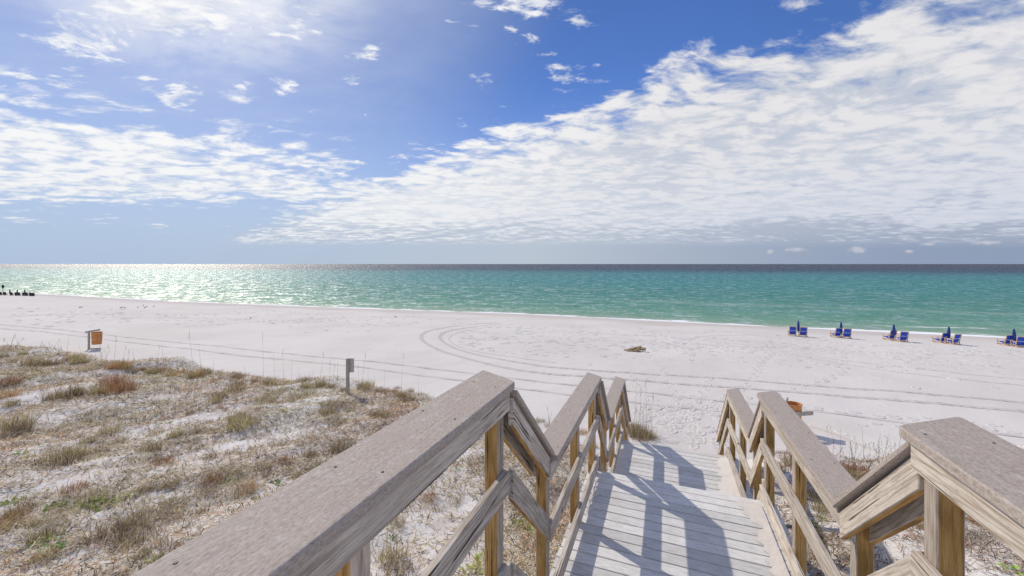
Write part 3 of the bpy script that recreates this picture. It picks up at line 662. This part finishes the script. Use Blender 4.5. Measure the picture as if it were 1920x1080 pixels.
# ------------------------------------------------------------------ vegetation
def blades(n, pos_fn, col_fn, lmin, lmax, w, lay=False, seg=2, curl=.5, spread=.5):
    """thin curved blades; returns verts, faces, colours"""
    V = []; F = []; Cc = []
    for i in range(n):
        p = Vector(pos_fn(i)); a = random.uniform(0, 6.283); L = random.uniform(lmin, lmax); tilt = random.uniform(.05, spread)
        if lay: tilt = random.uniform(1.0, 1.5)
        d = Vector((math.cos(a)*math.sin(tilt), math.sin(a)*math.sin(tilt), math.cos(tilt))); sdv_ = Vector((-math.sin(a), math.cos(a), 0))
        if random.random() < .5: sdv_ = (sdv_+Vector((0, 0, .6))).normalized()
        b = len(V); c = col_fn(i); drop = curl*random.uniform(.2, 1)*L
        for k in range(seg+1):
            f = k/seg; q = p+d*L*f-Vector((0, 0, drop*f*f))+Vector((d.x, d.y, 0))*drop*f*f*.5; ww = w*(1-f)*.5+.0004
            if k < seg: V += [q-sdv_*ww, q+sdv_*ww]; Cc += [c, c]
            else: V.append(q); Cc.append(c)
        for k in range(seg-1): F.append((b+2*k, b+2*k+1, b+2*k+3, b+2*k+2))
        F.append((b+2*seg-2, b+2*seg-1, b+2*seg))
    return V, F, np.array(Cc)
def vary(c, v=.25): k = random.uniform(1-v, 1+v); return tuple(x*k*random.uniform(.93, 1.07) for x in c)
STRAW, TAN, GREYB, OLIVE, RUST, DARK, GREEN = (.68,.56,.39), (.54,.41,.28), (.40,.32,.25), (.37,.30,.12), (.46,.21,.10), (.13,.09,.06), (.16,.27,.04)
# ground cover: flat vectorised triangles
def cover(name, n, xr, zr, label):
    X = rng.uniform(*xr, n*3); Z = zr[0]+(zr[1]-zr[0])*rng.random(n*3)**1.35
    keep = (np.abs(X/np.maximum(Z, .1)) < 1.45)
    d = .5+.33*wob(X, Z, 2.2, 4)+.28*wob(X, Z, .8, 14)+.25*wob(X, Z, 6, 8)
    xs = X*ct-Z*st_; ys = X*st_+Z*ct
    keep &= (rng.random(n*3) < np.clip(d*1.1+.05, .14, 1)*veg_amount(X, Z)) & ~((np.abs(xs-.12) < 1.0) & (ys < 8.4)) & ~((np.abs(xs-.12) < 1.3) & (ys > 8.0))
    X, Z = X[keep][:n], Z[keep][:n]; n = len(X); h = height(X, Z)
    a = rng.uniform(0, 6.283, n); L = rng.uniform(.04, .17, n)*(1+.02*Z); w = rng.uniform(.0022, .0046, n)*(1+Z*.055); el = np.abs(rng.normal(.12, .33, n))
    base = np.c_[X*ct-Z*st_, X*st_+Z*ct, h+rng.uniform(0, .02, n)]
    dr = np.c_[np.cos(a)*np.cos(el), np.sin(a)*np.cos(el), np.sin(el)]; sdx = np.c_[-np.sin(a), np.cos(a), rng.uniform(-.5, .5, n)]
    bend = np.c_[np.cos(a+1.57), np.sin(a+1.57), np.zeros(n)]*(rng.uniform(-.25, .25, n)*L)[:, None]
    m_ = base+dr*(L*.55)[:, None]+bend; tip = base+dr*L[:, None]
    tip[:, 2] = np.maximum(tip[:, 2]-.3*L*np.sin(el), base[:, 2]); 
    V = np.stack([base-sdx*w[:, None], base+sdx*w[:, None], m_+sdx*w[:, None]*.8, m_-sdx*w[:, None]*.8, tip], 1).reshape(-1, 3)
    i = np.arange(n)*5; F = [tuple(f) for f in np.c_[i, i+1, i+2, i+3].tolist()]+[tuple(f) for f in np.c_[i+3, i+2, i+4].tolist()]
    pal = np.array([STRAW, TAN, GREYB, OLIVE, RUST, DARK]); zone = wob(X, Z, 4.2, 2)+rng.normal(0, .5, n)
    pr = rng.random(n); idx = np.where(pr < .32, 0, np.where(pr < .55, 1, np.where(pr < .80, 2, 5)))
    idx = np.where((zone > .55) & (pr > .25) & (pr < .7), 4, idx); idx = np.where((zone < -.45) & (pr > .2) & (pr < .72), 3, idx)
    c = pal[idx]*rng.uniform(.65, 1.3, (n, 1))
    o = mesh_obj(name, V, F, M_GRASS, attrs={'col': np.repeat(c, 5, 0)}); tag(o, label, 'grass', kind='stuff')
cover('dry_grass_cover', 185000, (-24, 2.5), (2.2, 17), 'tangled dead grass and stems covering the dune sand left of the walkway')
cover('dry_grass_cover', 60000, (1.5, 15), (1.6, 9.4), 'tangled dead grass and stems covering the dune sand right of the walkway')

# tufts
def tuft_mesh(name, n, rad, lmin, lmax, cols, w=.005, curl=.5, spread=.75):
    def pf(i):
        a = random.uniform(0, 6.283); r_ = rad*math.sqrt(random.random()); return (math.cos(a)*r_, math.sin(a)*r_, -.01)
    V, F, Cc = blades(n, pf, lambda i: vary(random.choice(cols)), lmin, lmax, w, seg=3, curl=curl, spread=spread)
    me = bpy.data.meshes.new(name); me.from_pydata([tuple(v_) for v_ in V], [], F); me.materials.append(M_GRASS)
    at = me.attributes.new('col', 'FLOAT_COLOR', 'POINT'); at.data.foreach_set('color', np.c_[Cc, np.ones(len(Cc))].astype('f').ravel())
    return me
T_OL = [tuft_mesh('grass_tuft', 210, .17, .14, .36, [OLIVE, OLIVE, (.30,.26,.09), STRAW, TAN, DARK], .006) for _ in range(3)]
T_BR = [tuft_mesh('grass_tuft', 190, .18, .10, .28, [TAN, GREYB, GREYB, DARK, STRAW, OLIVE], .006, .7, 1.0) for _ in range(3)]
T_RU = [tuft_mesh('grass_tuft', 230, .20, .12, .32, [RUST, RUST, (.36,.18,.08), TAN, OLIVE], .0055) for _ in range(2)]
T_ST = [tuft_mesh('grass_tuft', 150, .20, .10, .24, [STRAW, TAN, STRAW, GREYB], .005, .7, 1.1) for _ in range(2)]
GRP = 'grass tufts on the dune'
LAB = {'ol': 'olive and straw coloured grass tuft growing on the white dune sand', 'br': 'brown and grey dead grass tuft on the white dune sand', 'ru': 'rust red dry grass tuft on the white dune sand', 'st': 'low straw coloured grass tuft on the white dune sand'}
SETS = {'ol': T_OL, 'br': T_BR, 'ru': T_RU, 'st': T_ST}
NAMEQ = {}
def region(x, y):
    if x < 1060:
        if y < 728 or (x > 400 and y < 748):
            return 'on the crest at far left' if x < 130 else 'on the crest below the barrel' if x < 330 else 'on the crest before the sign post' if x < 580 else 'around the sign post'
        if x > 600: return 'under the left railing' if y > 880 else 'outside the left handrail'
        if y < 860: return 'on the far left slope' if x < 250 else 'on the middle slope'
        return 'in the bottom left corner' if x < 170 else 'low beside the near handrail' if x > 380 else 'in the left foreground'
    return 'by the stair foot' if x < 1260 else 'behind the right railing'
def queue(o, x, y, desc, cat, group): NAMEQ.setdefault((desc, region(x, y), cat, group), []).append((x, o))
ORD = ['leftmost', 'second from left', 'third from left', 'fourth from left', 'fifth from left', 'sixth from left', 'seventh from left', 'eighth from left', 'ninth from left', 'tenth from left', 'eleventh from left', 'twelfth from left']
def flush_labels():
    for (desc, reg, cat, group), L in NAMEQ.items():
        L.sort(key=lambda q: q[0]); n = len(L)
        for i, (x, o) in enumerate(L):
            lab = 'lone %s %s' % (desc, reg) if n == 1 else '%s of the %s %s' % ('rightmost' if i == n-1 else ORD[i] if i < 12 else 'one right of centre', desc.replace('tuft', 'tufts').replace('stalk', 'stalks').replace('seedling', 'seedlings').replace('clump', 'clumps'), reg)
            tag(o, lab, cat, group)
def put_tuft(kind, x, y, sc):
    X, Z, h = px_ground(x, y); me = random.choice(SETS[kind])
    o = bpy.data.objects.new({'ol': 'olive_grass_tuft', 'br': 'brown_grass_tuft', 'ru': 'rust_grass_tuft', 'st': 'straw_grass_tuft'}[kind], me); C.objects.link(o)
    o.location = W(X, Z, h-.01); o.rotation_euler = (0, 0, random.uniform(0, 6.28)); o.scale = (sc*random.uniform(.85, 1.2), sc*random.uniform(.85, 1.2), sc*random.uniform(.85, 1.15))
    queue(o, x, y, ('large ' if sc > 1.15 else 'small ' if sc < .75 else '')+{'ol': 'olive', 'br': 'brown', 'ru': 'rust red', 'st': 'straw'}[kind]+' grass tuft', 'grass tuft', GRP)
spots = [('ol',60,683,1.5),('ol',70,688,1.4),('br',52,695,1.3),('ol',150,680,1.5),('ol',143,672,1.2),('ol',97,684,1.1),('ol',128,745,1.5),('ol',140,740,1.2),('ol',187,738,1.4),('ru',215,735,1.7),('ru',225,725,1.6),('ru',208,718,1.5),('ru',238,735,1.3),
 ('ru',228,690,1.5),('ru',216,690,1.2),('ol',97,748,1.),('ol',30,800,1.5),('ol',35,808,1.2),('br',18,815,1.3),('ol',115,865,1.2),('br',105,875,1.2),('ol',140,855,1.),('br',228,1000,1.3),('br',205,1008,1.3),('ol',245,985,1.),('br',260,1015,1.1),
 ('ru',8,720,1.4),('br',8,728,1.4),('ru',10,745,1.2),('br',498,748,1.4),('br',485,755,1.4),('br',508,738,1.3),('br',553,750,1.3),('br',575,742,1.2),('ol',440,735,1.3),('ol',445,722,1.1),('ol',505,722,1.2),('ol',410,745,1.),('ol',404,755,.9),('ol',452,800,1.4),('ol',447,788,1.1),
 ('br',470,790,.9),('ol',570,715,1.),('ol',600,722,1.1),('br',620,760,1.3),('ol',612,775,1.1),('br',628,790,1.),('ol',680,728,1.2),('ol',690,724,1.),('ol',716,782,1.1),('br',705,780,1.),('ol',638,845,1.1),('br',630,850,.9),('ol',770,735,1.),('br',745,728,.9),('ol',360,705,1.3),
 ('ru',375,705,1.2),('ol',385,700,1.1),('ru',335,700,1.1),('ol',310,700,1.2),('ol',285,700,1.),('br',255,695,1.1),('ol',20,760,.9),('br',350,815,1.1),('br',380,810,1.),('ol',330,818,1.),('br',290,815,.9),('ol',203,812,1.),('br',215,830,1.),('br',430,890,1.),('br',455,895,1.),
 ('ru',528,868,.8),('br',545,872,.8),('ru',305,870,.9),('ol',280,845,.9),('br',170,935,1.),('ru',15,985,1.),('ru',138,920,.7),('ru',395,905,.8),('br',390,930,.9),('br',440,935,1.),('ru',460,922,.8),('ol',495,880,.7),('br',320,950,.9),('st',300,960,1.),('st',180,860,.9),
 ('br',1010,790,1.1),('br',1030,800,1.1),('ol',1000,800,.9),('ol',1110,838,1.),('ru',1090,812,1.),('br',1200,822,1.3),('ol',1194,815,1.5),('ol',1206,818,1.2),('ol',1188,808,1.4),('br',1190,800,1.2),('br',1215,825,.9),
 ('ol',1202,820,2.1),('br',1192,814,2.0),('ol',1215,822,1.5),('ru',1595,888,1.1),('ru',1608,884,1.1),('ol',1600,895,1.),('br',1575,880,1.),('ol',1700,960,1.),('br',1690,975,1.1),('ol',1735,985,.9),('br',1840,1010,.9),('ru',1845,985,.8),('br',1875,1000,.8),('ol',1530,935,.9),('br',1545,950,1.),('ol',1515,900,.9),('br',1470,880,1.),('ol',1485,870,.9),
 ('br',1550,1010,.9),('ol',1540,960,.8),('ol',880,1000,.6),('br',850,940,.6),('ru',800,935,.6),('br',960,950,.7),('ol',985,970,.7),('br',740,985,.7),('ol',735,1050,.9),('br',750,1070,.9),('ol',980,930,.7)]
for k in range(60): 
    x = random.uniform(0, 790); yc = 655+x*.115 if x < 400 else 690+(x-400)*.12
    spots.append((random.choice(['ol','ol','br','ru','st']), x, yc+abs(random.gauss(0, 10))+4, random.uniform(.5, 1.)))
for k in range(48):
    spots.append((random.choice(['br','st','ol','br']), random.uniform(0, 700), random.uniform(760, 1060), random.uniform(.4, .8)))
for sp in spots: put_tuft(*sp)

# tall dead stalks standing along the crest
def stalk_mesh(n, hgt, lean):
    bm = bmesh.new()
    for i in range(n):
        a = random.uniform(0, 6.28); L = hgt*random.uniform(.6, 1); p = Vector((0, 0, -.02)); d = Vector((math.cos(a)*lean*random.random(), math.sin(a)*lean*random.random(), 1)).normalized()
        q = p
        for k in range(3):
            nq = p+d*L*(k+1)/3+Vector((math.cos(a), math.sin(a), 0))*lean*.25*((k+1)/3)**2*L; add_rod(bm, q, nq, .003*(1-k*.25), .003*(1-(k+1)*.25), 4, False); q = nq
        if random.random() < .6:
            for j in range(4): e = q+Vector((random.uniform(-.012, .012), random.uniform(-.012, .012), -j*.03)); add_rod(bm, e, e+Vector((random.uniform(-.01, .01), random.uniform(-.01, .01), .035)), .0035, .001, 4, False)
    me = bpy.data.meshes.new('grass_stalk'); bm.to_mesh(me); bm.free(); me.materials.append(M_STALK); return me
M_STALK = mat_plain('dead_stalk', (.17, .14, .115), .8)
ST = [stalk_mesh(1, .75, .12) for _ in range(4)]; ST3 = [stalk_mesh(5, .5, .5) for _ in range(3)]
def put_stalk(x, y, px_h, multi=False):
    X, Z, h = px_ground(x, y); me = random.choice(ST3 if multi else ST); o = bpy.data.objects.new('grass_stalk' if not multi else 'bare_twig_clump', me); C.objects.link(o)
    o.location = W(X, Z, h); o.rotation_euler = (0, 0, random.uniform(0, 6.28)); k = px_h*Z/FPX/(.6 if not multi else .42); o.scale = (1+k*.2, 1+k*.2, k)
    if multi: queue(o, x, y, 'bare dark twig clump', 'twig clump', 'bare twig clumps at the dune edge')
    else: queue(o, x, y, ('tall ' if px_h > 50 else 'short ')+'thin dead stalk', 'stalk', 'dead stalks along the dune')
for (x, y, hh) in [(214,690,58),(229,690,40),(239,690,46),(253,688,34),(294,692,44),(308,694,58),(312,692,30),(363,698,78),(378,700,50),(344,694,24),(400,700,36),(494,708,84),(516,712,54),(532,712,76),(546,710,46),(560,712,30),(600,716,56),(618,718,60),(625,716,46),(632,718,40),(673,722,52),(678,726,66),(690,722,34),(720,726,46),(752,730,70),(785,736,34),(110,664,26),(125,662,30),(152,668,24),(180,682,24),(460,706,28),(585,716,26),(35,650,22)]:
    put_stalk(x, y, hh*.95)
for (x, y, hh) in [(1553,850,68),(1575,868,70),(1590,880,55),(1597,866,52),(1620,870,64),(1632,868,50),(1646,866,62),(1660,866,60),(1683,872,75),(1655,850,40),(1672,860,52),(1565,842,40),(1605,850,40),(1700,868,56),(1200,800,95),(1212,798,110),(1190,795,90),(1222,800,80),(1070,800,70),(1062,800,55),(1206,800,70)]:
    put_stalk(x, y, hh)
for (x, y, hh) in [(190,676,32),(198,678,28),(20,652,24),(28,655,18),(95,662,22),(108,665,18),(1205,815,50),(1195,812,45),(1600,880,45),(1650,880,50),(1560,872,40),(1625,885,42),(1030,795,25),(1495,880,60),(1500,920,60),(1483,870,50)]:
    put_stalk(x, y, hh, True)

# green seedlings
def leafy(n, r_, col):
    V = []; F = []; Cc = []
    for i in range(n):
        a = random.uniform(0, 6.28); d = Vector((math.cos(a), math.sin(a), random.uniform(.15, 1.0))).normalized(); p = Vector((random.uniform(-r_, r_)*.6, random.uniform(-r_, r_)*.6, .0)); L = random.uniform(.035, .08); s_ = Vector((-math.sin(a), math.cos(a), 0))*L*.30
        b = len(V); V += [p, p+d*L*.5+s_, p+d*L, p+d*L*.5-s_]; F.append((b, b+1, b+2, b+3)); Cc += [vary(col)]*4
    me = bpy.data.meshes.new('green_seedling'); me.from_pydata([tuple(v_) for v_ in V], [], F); me.materials.append(M_GRASS); Cc = np.array(Cc)
    at = me.attributes.new('col', 'FLOAT_COLOR', 'POINT'); at.data.foreach_set('color', np.c_[Cc, np.ones(len(Cc))].astype('f').ravel()); return me
SD_ = [leafy(30, .16, (.36, .46, .10)), leafy(24, .12, (.20, .38, .09)), leafy(28, .17, (.42, .48, .13))]
for (x, y, s) in [(168,942,1.),(178,946,.9),(195,950,.9),(105,950,.7),(90,952,.6),(292,1052,.7),(592,873,.55),(516,908,.65),(232,932,.6),(428,905,.6),(418,907,.5),(96,1010,.7),(100,1030,.8),(70,1018,.7),(478,937,.4),(40,850,.6),(50,858,.5),(28,940,.7),(8,945,.8),(985,990,.9),(970,985,.8),(1000,1000,.7),(890,1075,.9),(900,1060,.7),(1525,870,.6),(1530,990,.7),(1545,975,.6),(1895,1070,.7),(300,795,.4),(1400,900,.1),(318,792,.4),(905,1050,.6),(735,1010,.4),(858,880,.4)]:
    if s < .2: continue
    X, Z, h = px_ground(x, y); o = bpy.data.objects.new('green_seedling', random.choice(SD_)); C.objects.link(o); o.location = W(X, Z, h); o.rotation_euler = (0, 0, random.uniform(0, 6.28)); o.scale = (s*1.25,)*3
    queue(o, x, y, ('large ' if s > .75 else 'small ')+'bright green seedling', 'seedling', 'green seedlings among the dune grass')

flush_labels()
# ------------------------------------------------------------------ sign post seen from behind
p = G(652, 738); sg = empty('sign_post', p, THETA); tag(sg, 'weathered post on the dune carrying a small sign seen from behind', 'sign post')
bm = bmesh.new(); add_box(bm, (0, 0, .37), (.075, .075, 1.16)); soften(bm, .006); bm_obj('post', bm, M_OLD, sg)
bm = bmesh.new(); add_box(bm, (.055, .052, .755), (.19, .022, .38)); soften(bm, .003); bm_obj('sign_board', bm, mat_plain('sign_back', (.50, .45, .39), .8, .15), sg)

# ------------------------------------------------------------------ waste stations (barrel hung on a post frame)
def waste_station(loc, rz, label, sc=1., plank_right=False):
    t = empty('waste_station', loc, rz); tag(t, label, 'waste station', None); t.scale = (sc,)*3
    for x in ((-.38, .02),):
        bm = bmesh.new(); add_box(bm, (x[0], x[1], .52), (.085, .085, 1.24)); soften(bm, .005); bm_obj('post', bm, M_OLD, t)
    bm = bmesh.new(); add_bar(bm, (-.52, -.06, 1.14), (.06, .30, 1.24), .05, .10); soften(bm, .004); bm_obj('top_beam', bm, M_OLD, t)
    bm = bmesh.new(); add_box(bm, (-.02, 0, .05), (.72, .12, .05)); soften(bm, .004); bm_obj('foot_board', bm, M_OLD, t)
    bm = bmesh.new(); add_rod(bm, (.07, .05, .34), (.07, .05, 1.10), .235, .265, 24, False)
    r_ = bmesh.ops.create_circle(bm, cap_ends=True, segments=24, radius=.235); bmesh.ops.translate(bm, verts=r_['verts'], vec=(.07, .05, .34))
    bmesh.ops.solidify(bm, geom=bm.faces[:], thickness=.012)
    for z in (.52, .80):
        rr = bmesh.ops.create_cone(bm, cap_ends=False, segments=24, radius1=.256+.01*(z > .6), radius2=.26+.01*(z > .6), depth=.03); bmesh.ops.translate(bm, verts=rr['verts'], vec=(.07, .05, z))
    br = bm_obj('barrel', bm, M_RUST, t)
    bm = bmesh.new(); n = 24
    ringv = []
    for k in range(n):
        a = 6.283*k/n
        ringv.append([bm.verts.new((.07+math.cos(a)*q, .05+math.sin(a)*q, z)) for q, z in ((.262, 1.09), (.285, 1.10), (.285, 1.125), (.255, 1.12))])
    for k in range(n):
        for j in range(4): bm.faces.new((ringv[k][j], ringv[(k+1) % n][j], ringv[(k+1) % n][(j+1) % 4], ringv[k][(j+1) % 4]))
    bm_obj('rim', bm, M_RUST, br, True)
    if plank_right:
        bm = bmesh.new(); add_bar(bm, (-.5, -.30, .86), (.64, -.26, .80), .04, .15); soften(bm, .004); bm_obj('bracket_board', bm, M_OLD, t)
    return t
waste_station(G(178, 655), THETA+.1, 'rusty orange barrel hung on a weathered post frame at the far left of the beach', 1.03)
bx = W((1488-960)/FPX*13.3, 13.3); bh = float(height((1488-960)/FPX*13.3, 13.3))
waste_station(Vector((bx.x, bx.y, bh)), THETA+.25, 'rusty orange barrel with a grey plank across it behind the right hand railing', .86, True)

# ------------------------------------------------------------------ driftwood heap
p = G(1190, 659); dw = empty('driftwood_heap', p, THETA); tag(dw, 'small low heap of tan driftwood pieces alone on the open sand', 'driftwood')
M_DW = mat_wood('driftwood', (.58, .46, .30), (.42, .30, .17), (.20, .13, .07))
def log(a, b, r0, r1):
    a, b = Vector(a), Vector(b); L = (b-a).length; bm = bmesh.new(); n = 9; m = 8; rings = []
    for i in range(n+1):
        f = i/n; rr = r0+(r1-r0)*f; rings.append([bm.verts.new((math.cos(6.283*k/m)*rr*random.uniform(.75, 1.2)+.05*math.sin(f*5)*L*.4, L*f, math.sin(6.283*k/m)*rr*random.uniform(.7, 1.15))) for k in range(m)])
    for i in range(n):
        for k in range(m): bm.faces.new((rings[i][k], rings[i][(k+1) % m], rings[i+1][(k+1) % m], rings[i+1][k]))
    bm.faces.new(rings[0]); bm.faces.new(rings[-1][::-1]); o = bm_obj('log', bm, M_DW, dw, True); o.location = a; o.rotation_euler = (b-a).to_track_quat('Y', 'Z').to_euler()
log((-.75, .1, .08), (.35, .25, .16), .05, .10); log((-.6, -.15, .06), (.2, -.1, .10), .045, .08); log((0, -.3, .12), (.55, .25, .22), .11, .13); log((.15, .3, .12), (.7, -.2, .20), .10, .12); log((-.1, .1, .2), (.5, .1, .34), .08, .06); log((.35, -.45, .03), (.85, -.62, .04), .03, .015); log((-.3, .35, .1), (.3, .5, .15), .08, .06)

# ------------------------------------------------------------------ beach chairs and umbrellas
M_BLUE = mat_plain('blue_canvas', (.02, .07, .50), .75, .25, 9); M_NAVY = mat_plain('navy_canvas', (.02, .05, .22), .8, .25, 9); M_PALE = mat_plain('pale_headrest', (.30, .38, .70), .8, .1)
M_CHW = mat_plain('chair_wood', (.55, .36, .22), .6, .15); M_DKC = mat_plain('backlit_canvas', (.03, .033, .045), .8, .25, 9); M_DKW = mat_plain('backlit_chair_wood', (.10, .075, .06), .7, .2)  # near-black tones paint the backlit silhouettes of the far left group
def beach_chair(loc, rz, canvas, wood, label, group):
    """faces local +Y"""
    t = empty('beach_chair', loc, rz); tag(t, label, 'beach chair', group)
    bm = bmesh.new(); b0, b1 = Vector((0, -.22, .20)), Vector((0, -.50, 1.0)); add_bar(bm, b0, b1, .52, .025)
    for x in (-.18, 0, .18): add_bar(bm, b0+Vector((x, -.012, .02)), b1+Vector((x, -.012, -.01)), .10, .02)
    soften(bm, .008); bk = bm_obj('backrest', bm, canvas, t)
    bm = bmesh.new(); q = b0.lerp(b1, .42); q2 = b0.lerp(b1, .52); add_bar(bm, q+Vector((0, -.03, 0)), q2+Vector((0, -.03, 0)), .44, .012); bm_obj('pocket_strip', bm, M_PALE if canvas is M_BLUE else canvas, bk)
    bm = bmesh.new(); add_bar(bm, (0, -.24, .22), (0, .32, .33), .52, .03); soften(bm, .008); bm_obj('seat', bm, canvas, t)
    for x in (-.29, .29):
        bm = bmesh.new(); add_bar(bm, (x, -.55, .04), (x, .42, .07), .04, .05); add_bar(bm, (x, .28, .05), (x, .33, .50), .04, .05); add_bar(bm, (x, -.40, .05), (x, -.25, .50), .04, .05); add_bar(bm, (x, -.30, .18), (x, -.52, 1.02), .04, .045)
        bm_obj('side_frame', bm, wood, t)
        bm = bmesh.new(); add_box(bm, (x, .0, .52), (.09, .80, .03)); soften(bm, .005); bm_obj('armrest', bm, wood, t)
    for (y, z) in ((-.53, .07), (.40, .08), (-.515, 1.0), (-.29, .17)):
        bm = bmesh.new(); add_bar(bm, (-.29, y, z), (.29, y, z), .04, .05); bm_obj('cross_bar', bm, wood, t)
    return t
def umbrella(loc, canvas, label, group, H=1.6):
    t = empty('closed_umbrella', loc, random.uniform(0, 6)); tag(t, label, 'umbrella', group)
    bm = bmesh.new(); add_rod(bm, (0, 0, -.2), (0, 0, H-.03), .019, .017, 8); bm_obj('pole', bm, M_CHW, t)
    bm = bmesh.new(); prof = [(.30, .085), (.42, .125), (.62, .12), (.74, .10), (.80, .085), (.92, .075), (1., .02)]; m = 16; rings = []
    for f, r_ in prof: rings.append([bm.verts.new((math.cos(6.283*k/m)*r_*(1 if k % 2 else .72), math.sin(6.283*k/m)*r_*(1 if k % 2 else .72), H*f)) for k in range(m)])
    for i in range(len(prof)-1):
        for k in range(m): bm.faces.new((rings[i][k], rings[i][(k+1) % m], rings[i+1][(k+1) % m], rings[i+1][k]))
    bm.faces.new(rings[0]); bm.faces.new(rings[-1][::-1]); cp = bm_obj('canopy', bm, canvas, t)
    bm = bmesh.new(); add_rod(bm, (0, 0, H*.73), (0, 0, H*.76), .115, .115, 12); bm_obj('tie_strap', bm, canvas, cp)
    bm = bmesh.new(); add_rod(bm, (0, 0, H-.04), (0, 0, H+.05), .025, .008, 8); bm_obj('finial', bm, M_CHW, t)
    return t
proto = None; up_ = None
pairs = [((1485, 629.5), (1505, 631), (1497, 630.5)), ((1567, 632.5), (1586, 634), (1577, 633.5)), ((1667, 637.5), (1690, 640.5), (1677, 639)), ((1761, 642.5), (1785, 645.5), (1778, 644)), ((1884, 647.5), (1909, 651), (1903, 649.5))]
ordn = ['first', 'second', 'third', 'fourth', 'fifth']
for i, (a, b, c) in enumerate(pairs):
    for k, q in enumerate((a, b)):
        lab = 'blue beach chair, the %s one of the %s pair from the left' % (('left', 'right')[k], ordn[i])
        loc = G(*q); rz = R(8)+random.uniform(-.35, .35)
        if proto is None: proto = beach_chair(loc, rz, M_BLUE, M_CHW, lab, 'blue beach chairs by the water'); o = proto
        else: o = copy_tree(proto); o.location = loc; o.rotation_euler = (0, 0, rz); o['label'] = lab
    lab = 'closed navy umbrella standing at the %s pair of blue chairs from the left' % ordn[i]; loc = G(*c)
    if up_ is None: up_ = umbrella(loc, M_NAVY, lab, 'closed umbrellas by the blue chairs'); o = up_
    else: o = copy_tree(up_); o.location = loc; o['label'] = lab; o.rotation_euler = (R(random.uniform(-2, 2)), R(random.uniform(-2, 2)), random.uniform(0, 6))
# distant row on the left, painted dark as a backlit silhouette
dproto = None
for i, x in enumerate([2, 10, 22, 31, 35.5, 45.5, 50, 58, 62.5]):
    loc = G(x, 553.2+x*.033); rz = THETA+R(35)+random.uniform(-.1, .1)
    if dproto is None: dproto = beach_chair(loc, rz, M_DKC, M_DKW, 'x', 'distant dark beach chairs'); o = dproto
    else: o = copy_tree(dproto); o.location = loc; o.rotation_euler = (0, 0, rz)
    o.scale = (.8,)*3
    o['label'] = '%s of the distant dark beach chairs by the water' % ('rightmost' if i == 8 else ORD[i])
du = None
for x, lab in [(18.5, 'leftmost closed dark umbrella in the distant row of beach chairs'), (32.5, 'middle closed dark umbrella in the distant row of beach chairs'), (46.5, 'rightmost closed dark umbrella in the distant row of beach chairs')]:
    loc = G(x, 553.8+x*.03)
    if du is None: du = umbrella(loc, M_DKC, lab, 'distant dark umbrellas'); o = du
    else: o = copy_tree(du); o.location = loc; o['label'] = lab
fl = empty('beach_flag', G(5.5, 553.5), 0); tag(fl, 'tall dark pole with a furled flag at its top beside the distant chairs', 'flag')
bm = bmesh.new(); add_rod(bm, (0, 0, -.2), (0, 0, 2.5), .05, .04, 8); bm_obj('pole', bm, M_DKW, fl)
bm = bmesh.new(); rings = []
for z, r_ in [(1.55, .05), (1.8, .16), (2.05, .24), (2.25, .27), (2.42, .14), (2.6, .03)]: rings.append([bm.verts.new((math.cos(6.283*k/12)*r_*(1 if k % 2 else .75), math.sin(6.283*k/12)*r_*(1 if k % 2 else .75), z)) for k in range(12)])
for i in range(5):
    for k in range(12): bm.faces.new((rings[i][k], rings[i][(k+1) % 12], rings[i+1][(k+1) % 12], rings[i+1][k]))
bm.faces.new(rings[0]); bm.faces.new(rings[-1][::-1]); bm_obj('furled_flag', bm, M_DKC, fl)

# ------------------------------------------------------------------ small shore birds
M_BIRD = mat_plain('bird_grey', (.07, .065, .06), .8, .3, 12)
M_BIRDW = mat_plain('bird_white', (.75, .75, .74), .8, .1, 12)
def bird_mesh(mat):
    bm = bmesh.new(); rings = []
    prof = [(-.22, .12, .008), (-.12, .13, .035), (-.03, .15, .06), (.06, .17, .062), (.12, .205, .038), (.16, .25, .028), (.20, .265, .030), (.235, .26, .018), (.29, .25, .004)]
    for y, z, r_ in prof: rings.append([bm.verts.new((math.cos(6.283*k/10)*r_, y, z+math.sin(6.283*k/10)*r_*1.1)) for k in range(10)])
    for i in range(len(prof)-1):
        for k in range(10): bm.faces.new((rings[i][k], rings[i][(k+1) % 10], rings[i+1][(k+1) % 10], rings[i+1][k]))
    bm.faces.new(rings[0]); bm.faces.new(rings[-1][::-1])
    for x in (-.025, .025): add_rod(bm, (x, .02, .11), (x, .02, -.01), .005, .004, 5); add_rod(bm, (x, .02, .0), (x, .06, .0), .004, .003, 5)
    me = bpy.data.meshes.new('shore_bird'); bmesh.ops.recalc_face_normals(bm, faces=bm.faces[:]); bm.to_mesh(me); bm.free(); me.materials.append(mat); return me
BM_ = bird_mesh(M_BIRD)
for bi_, (x, y) in enumerate([(149.5, 578), (152.5, 577.4), (226.5, 578.2), (229.5, 577.6), (233.5, 578.8), (258.5, 577.6), (268.5, 574), (271, 578.2), (274, 576.6), (288, 576.2), (303, 564.8), (470, 598), (742, 596), (1480, 605)]):
    o = bpy.data.objects.new('shore_bird', BM_); C.objects.link(o); o.location = G(x, y); o.rotation_euler = (0, 0, random.uniform(0, 6.28)); o.scale = (.8,)*3
    tag(o, 'tiny dark shore bird on the sand, %s' % ('rightmost' if bi_ == 13 else ORD[bi_] if bi_ < 12 else 'second from right'), 'bird', 'small shore birds on the beach')
k_ = FPX*CAMZ/(546.5-495); o = bpy.data.objects.new('white_gull', bird_mesh(M_BIRDW)); C.objects.link(o); o.location = W((938-960)/FPX*k_, k_, .02); o.scale = (2.2,)*3
tag(o, 'single white gull sitting on the green water in the middle of the view', 'bird')
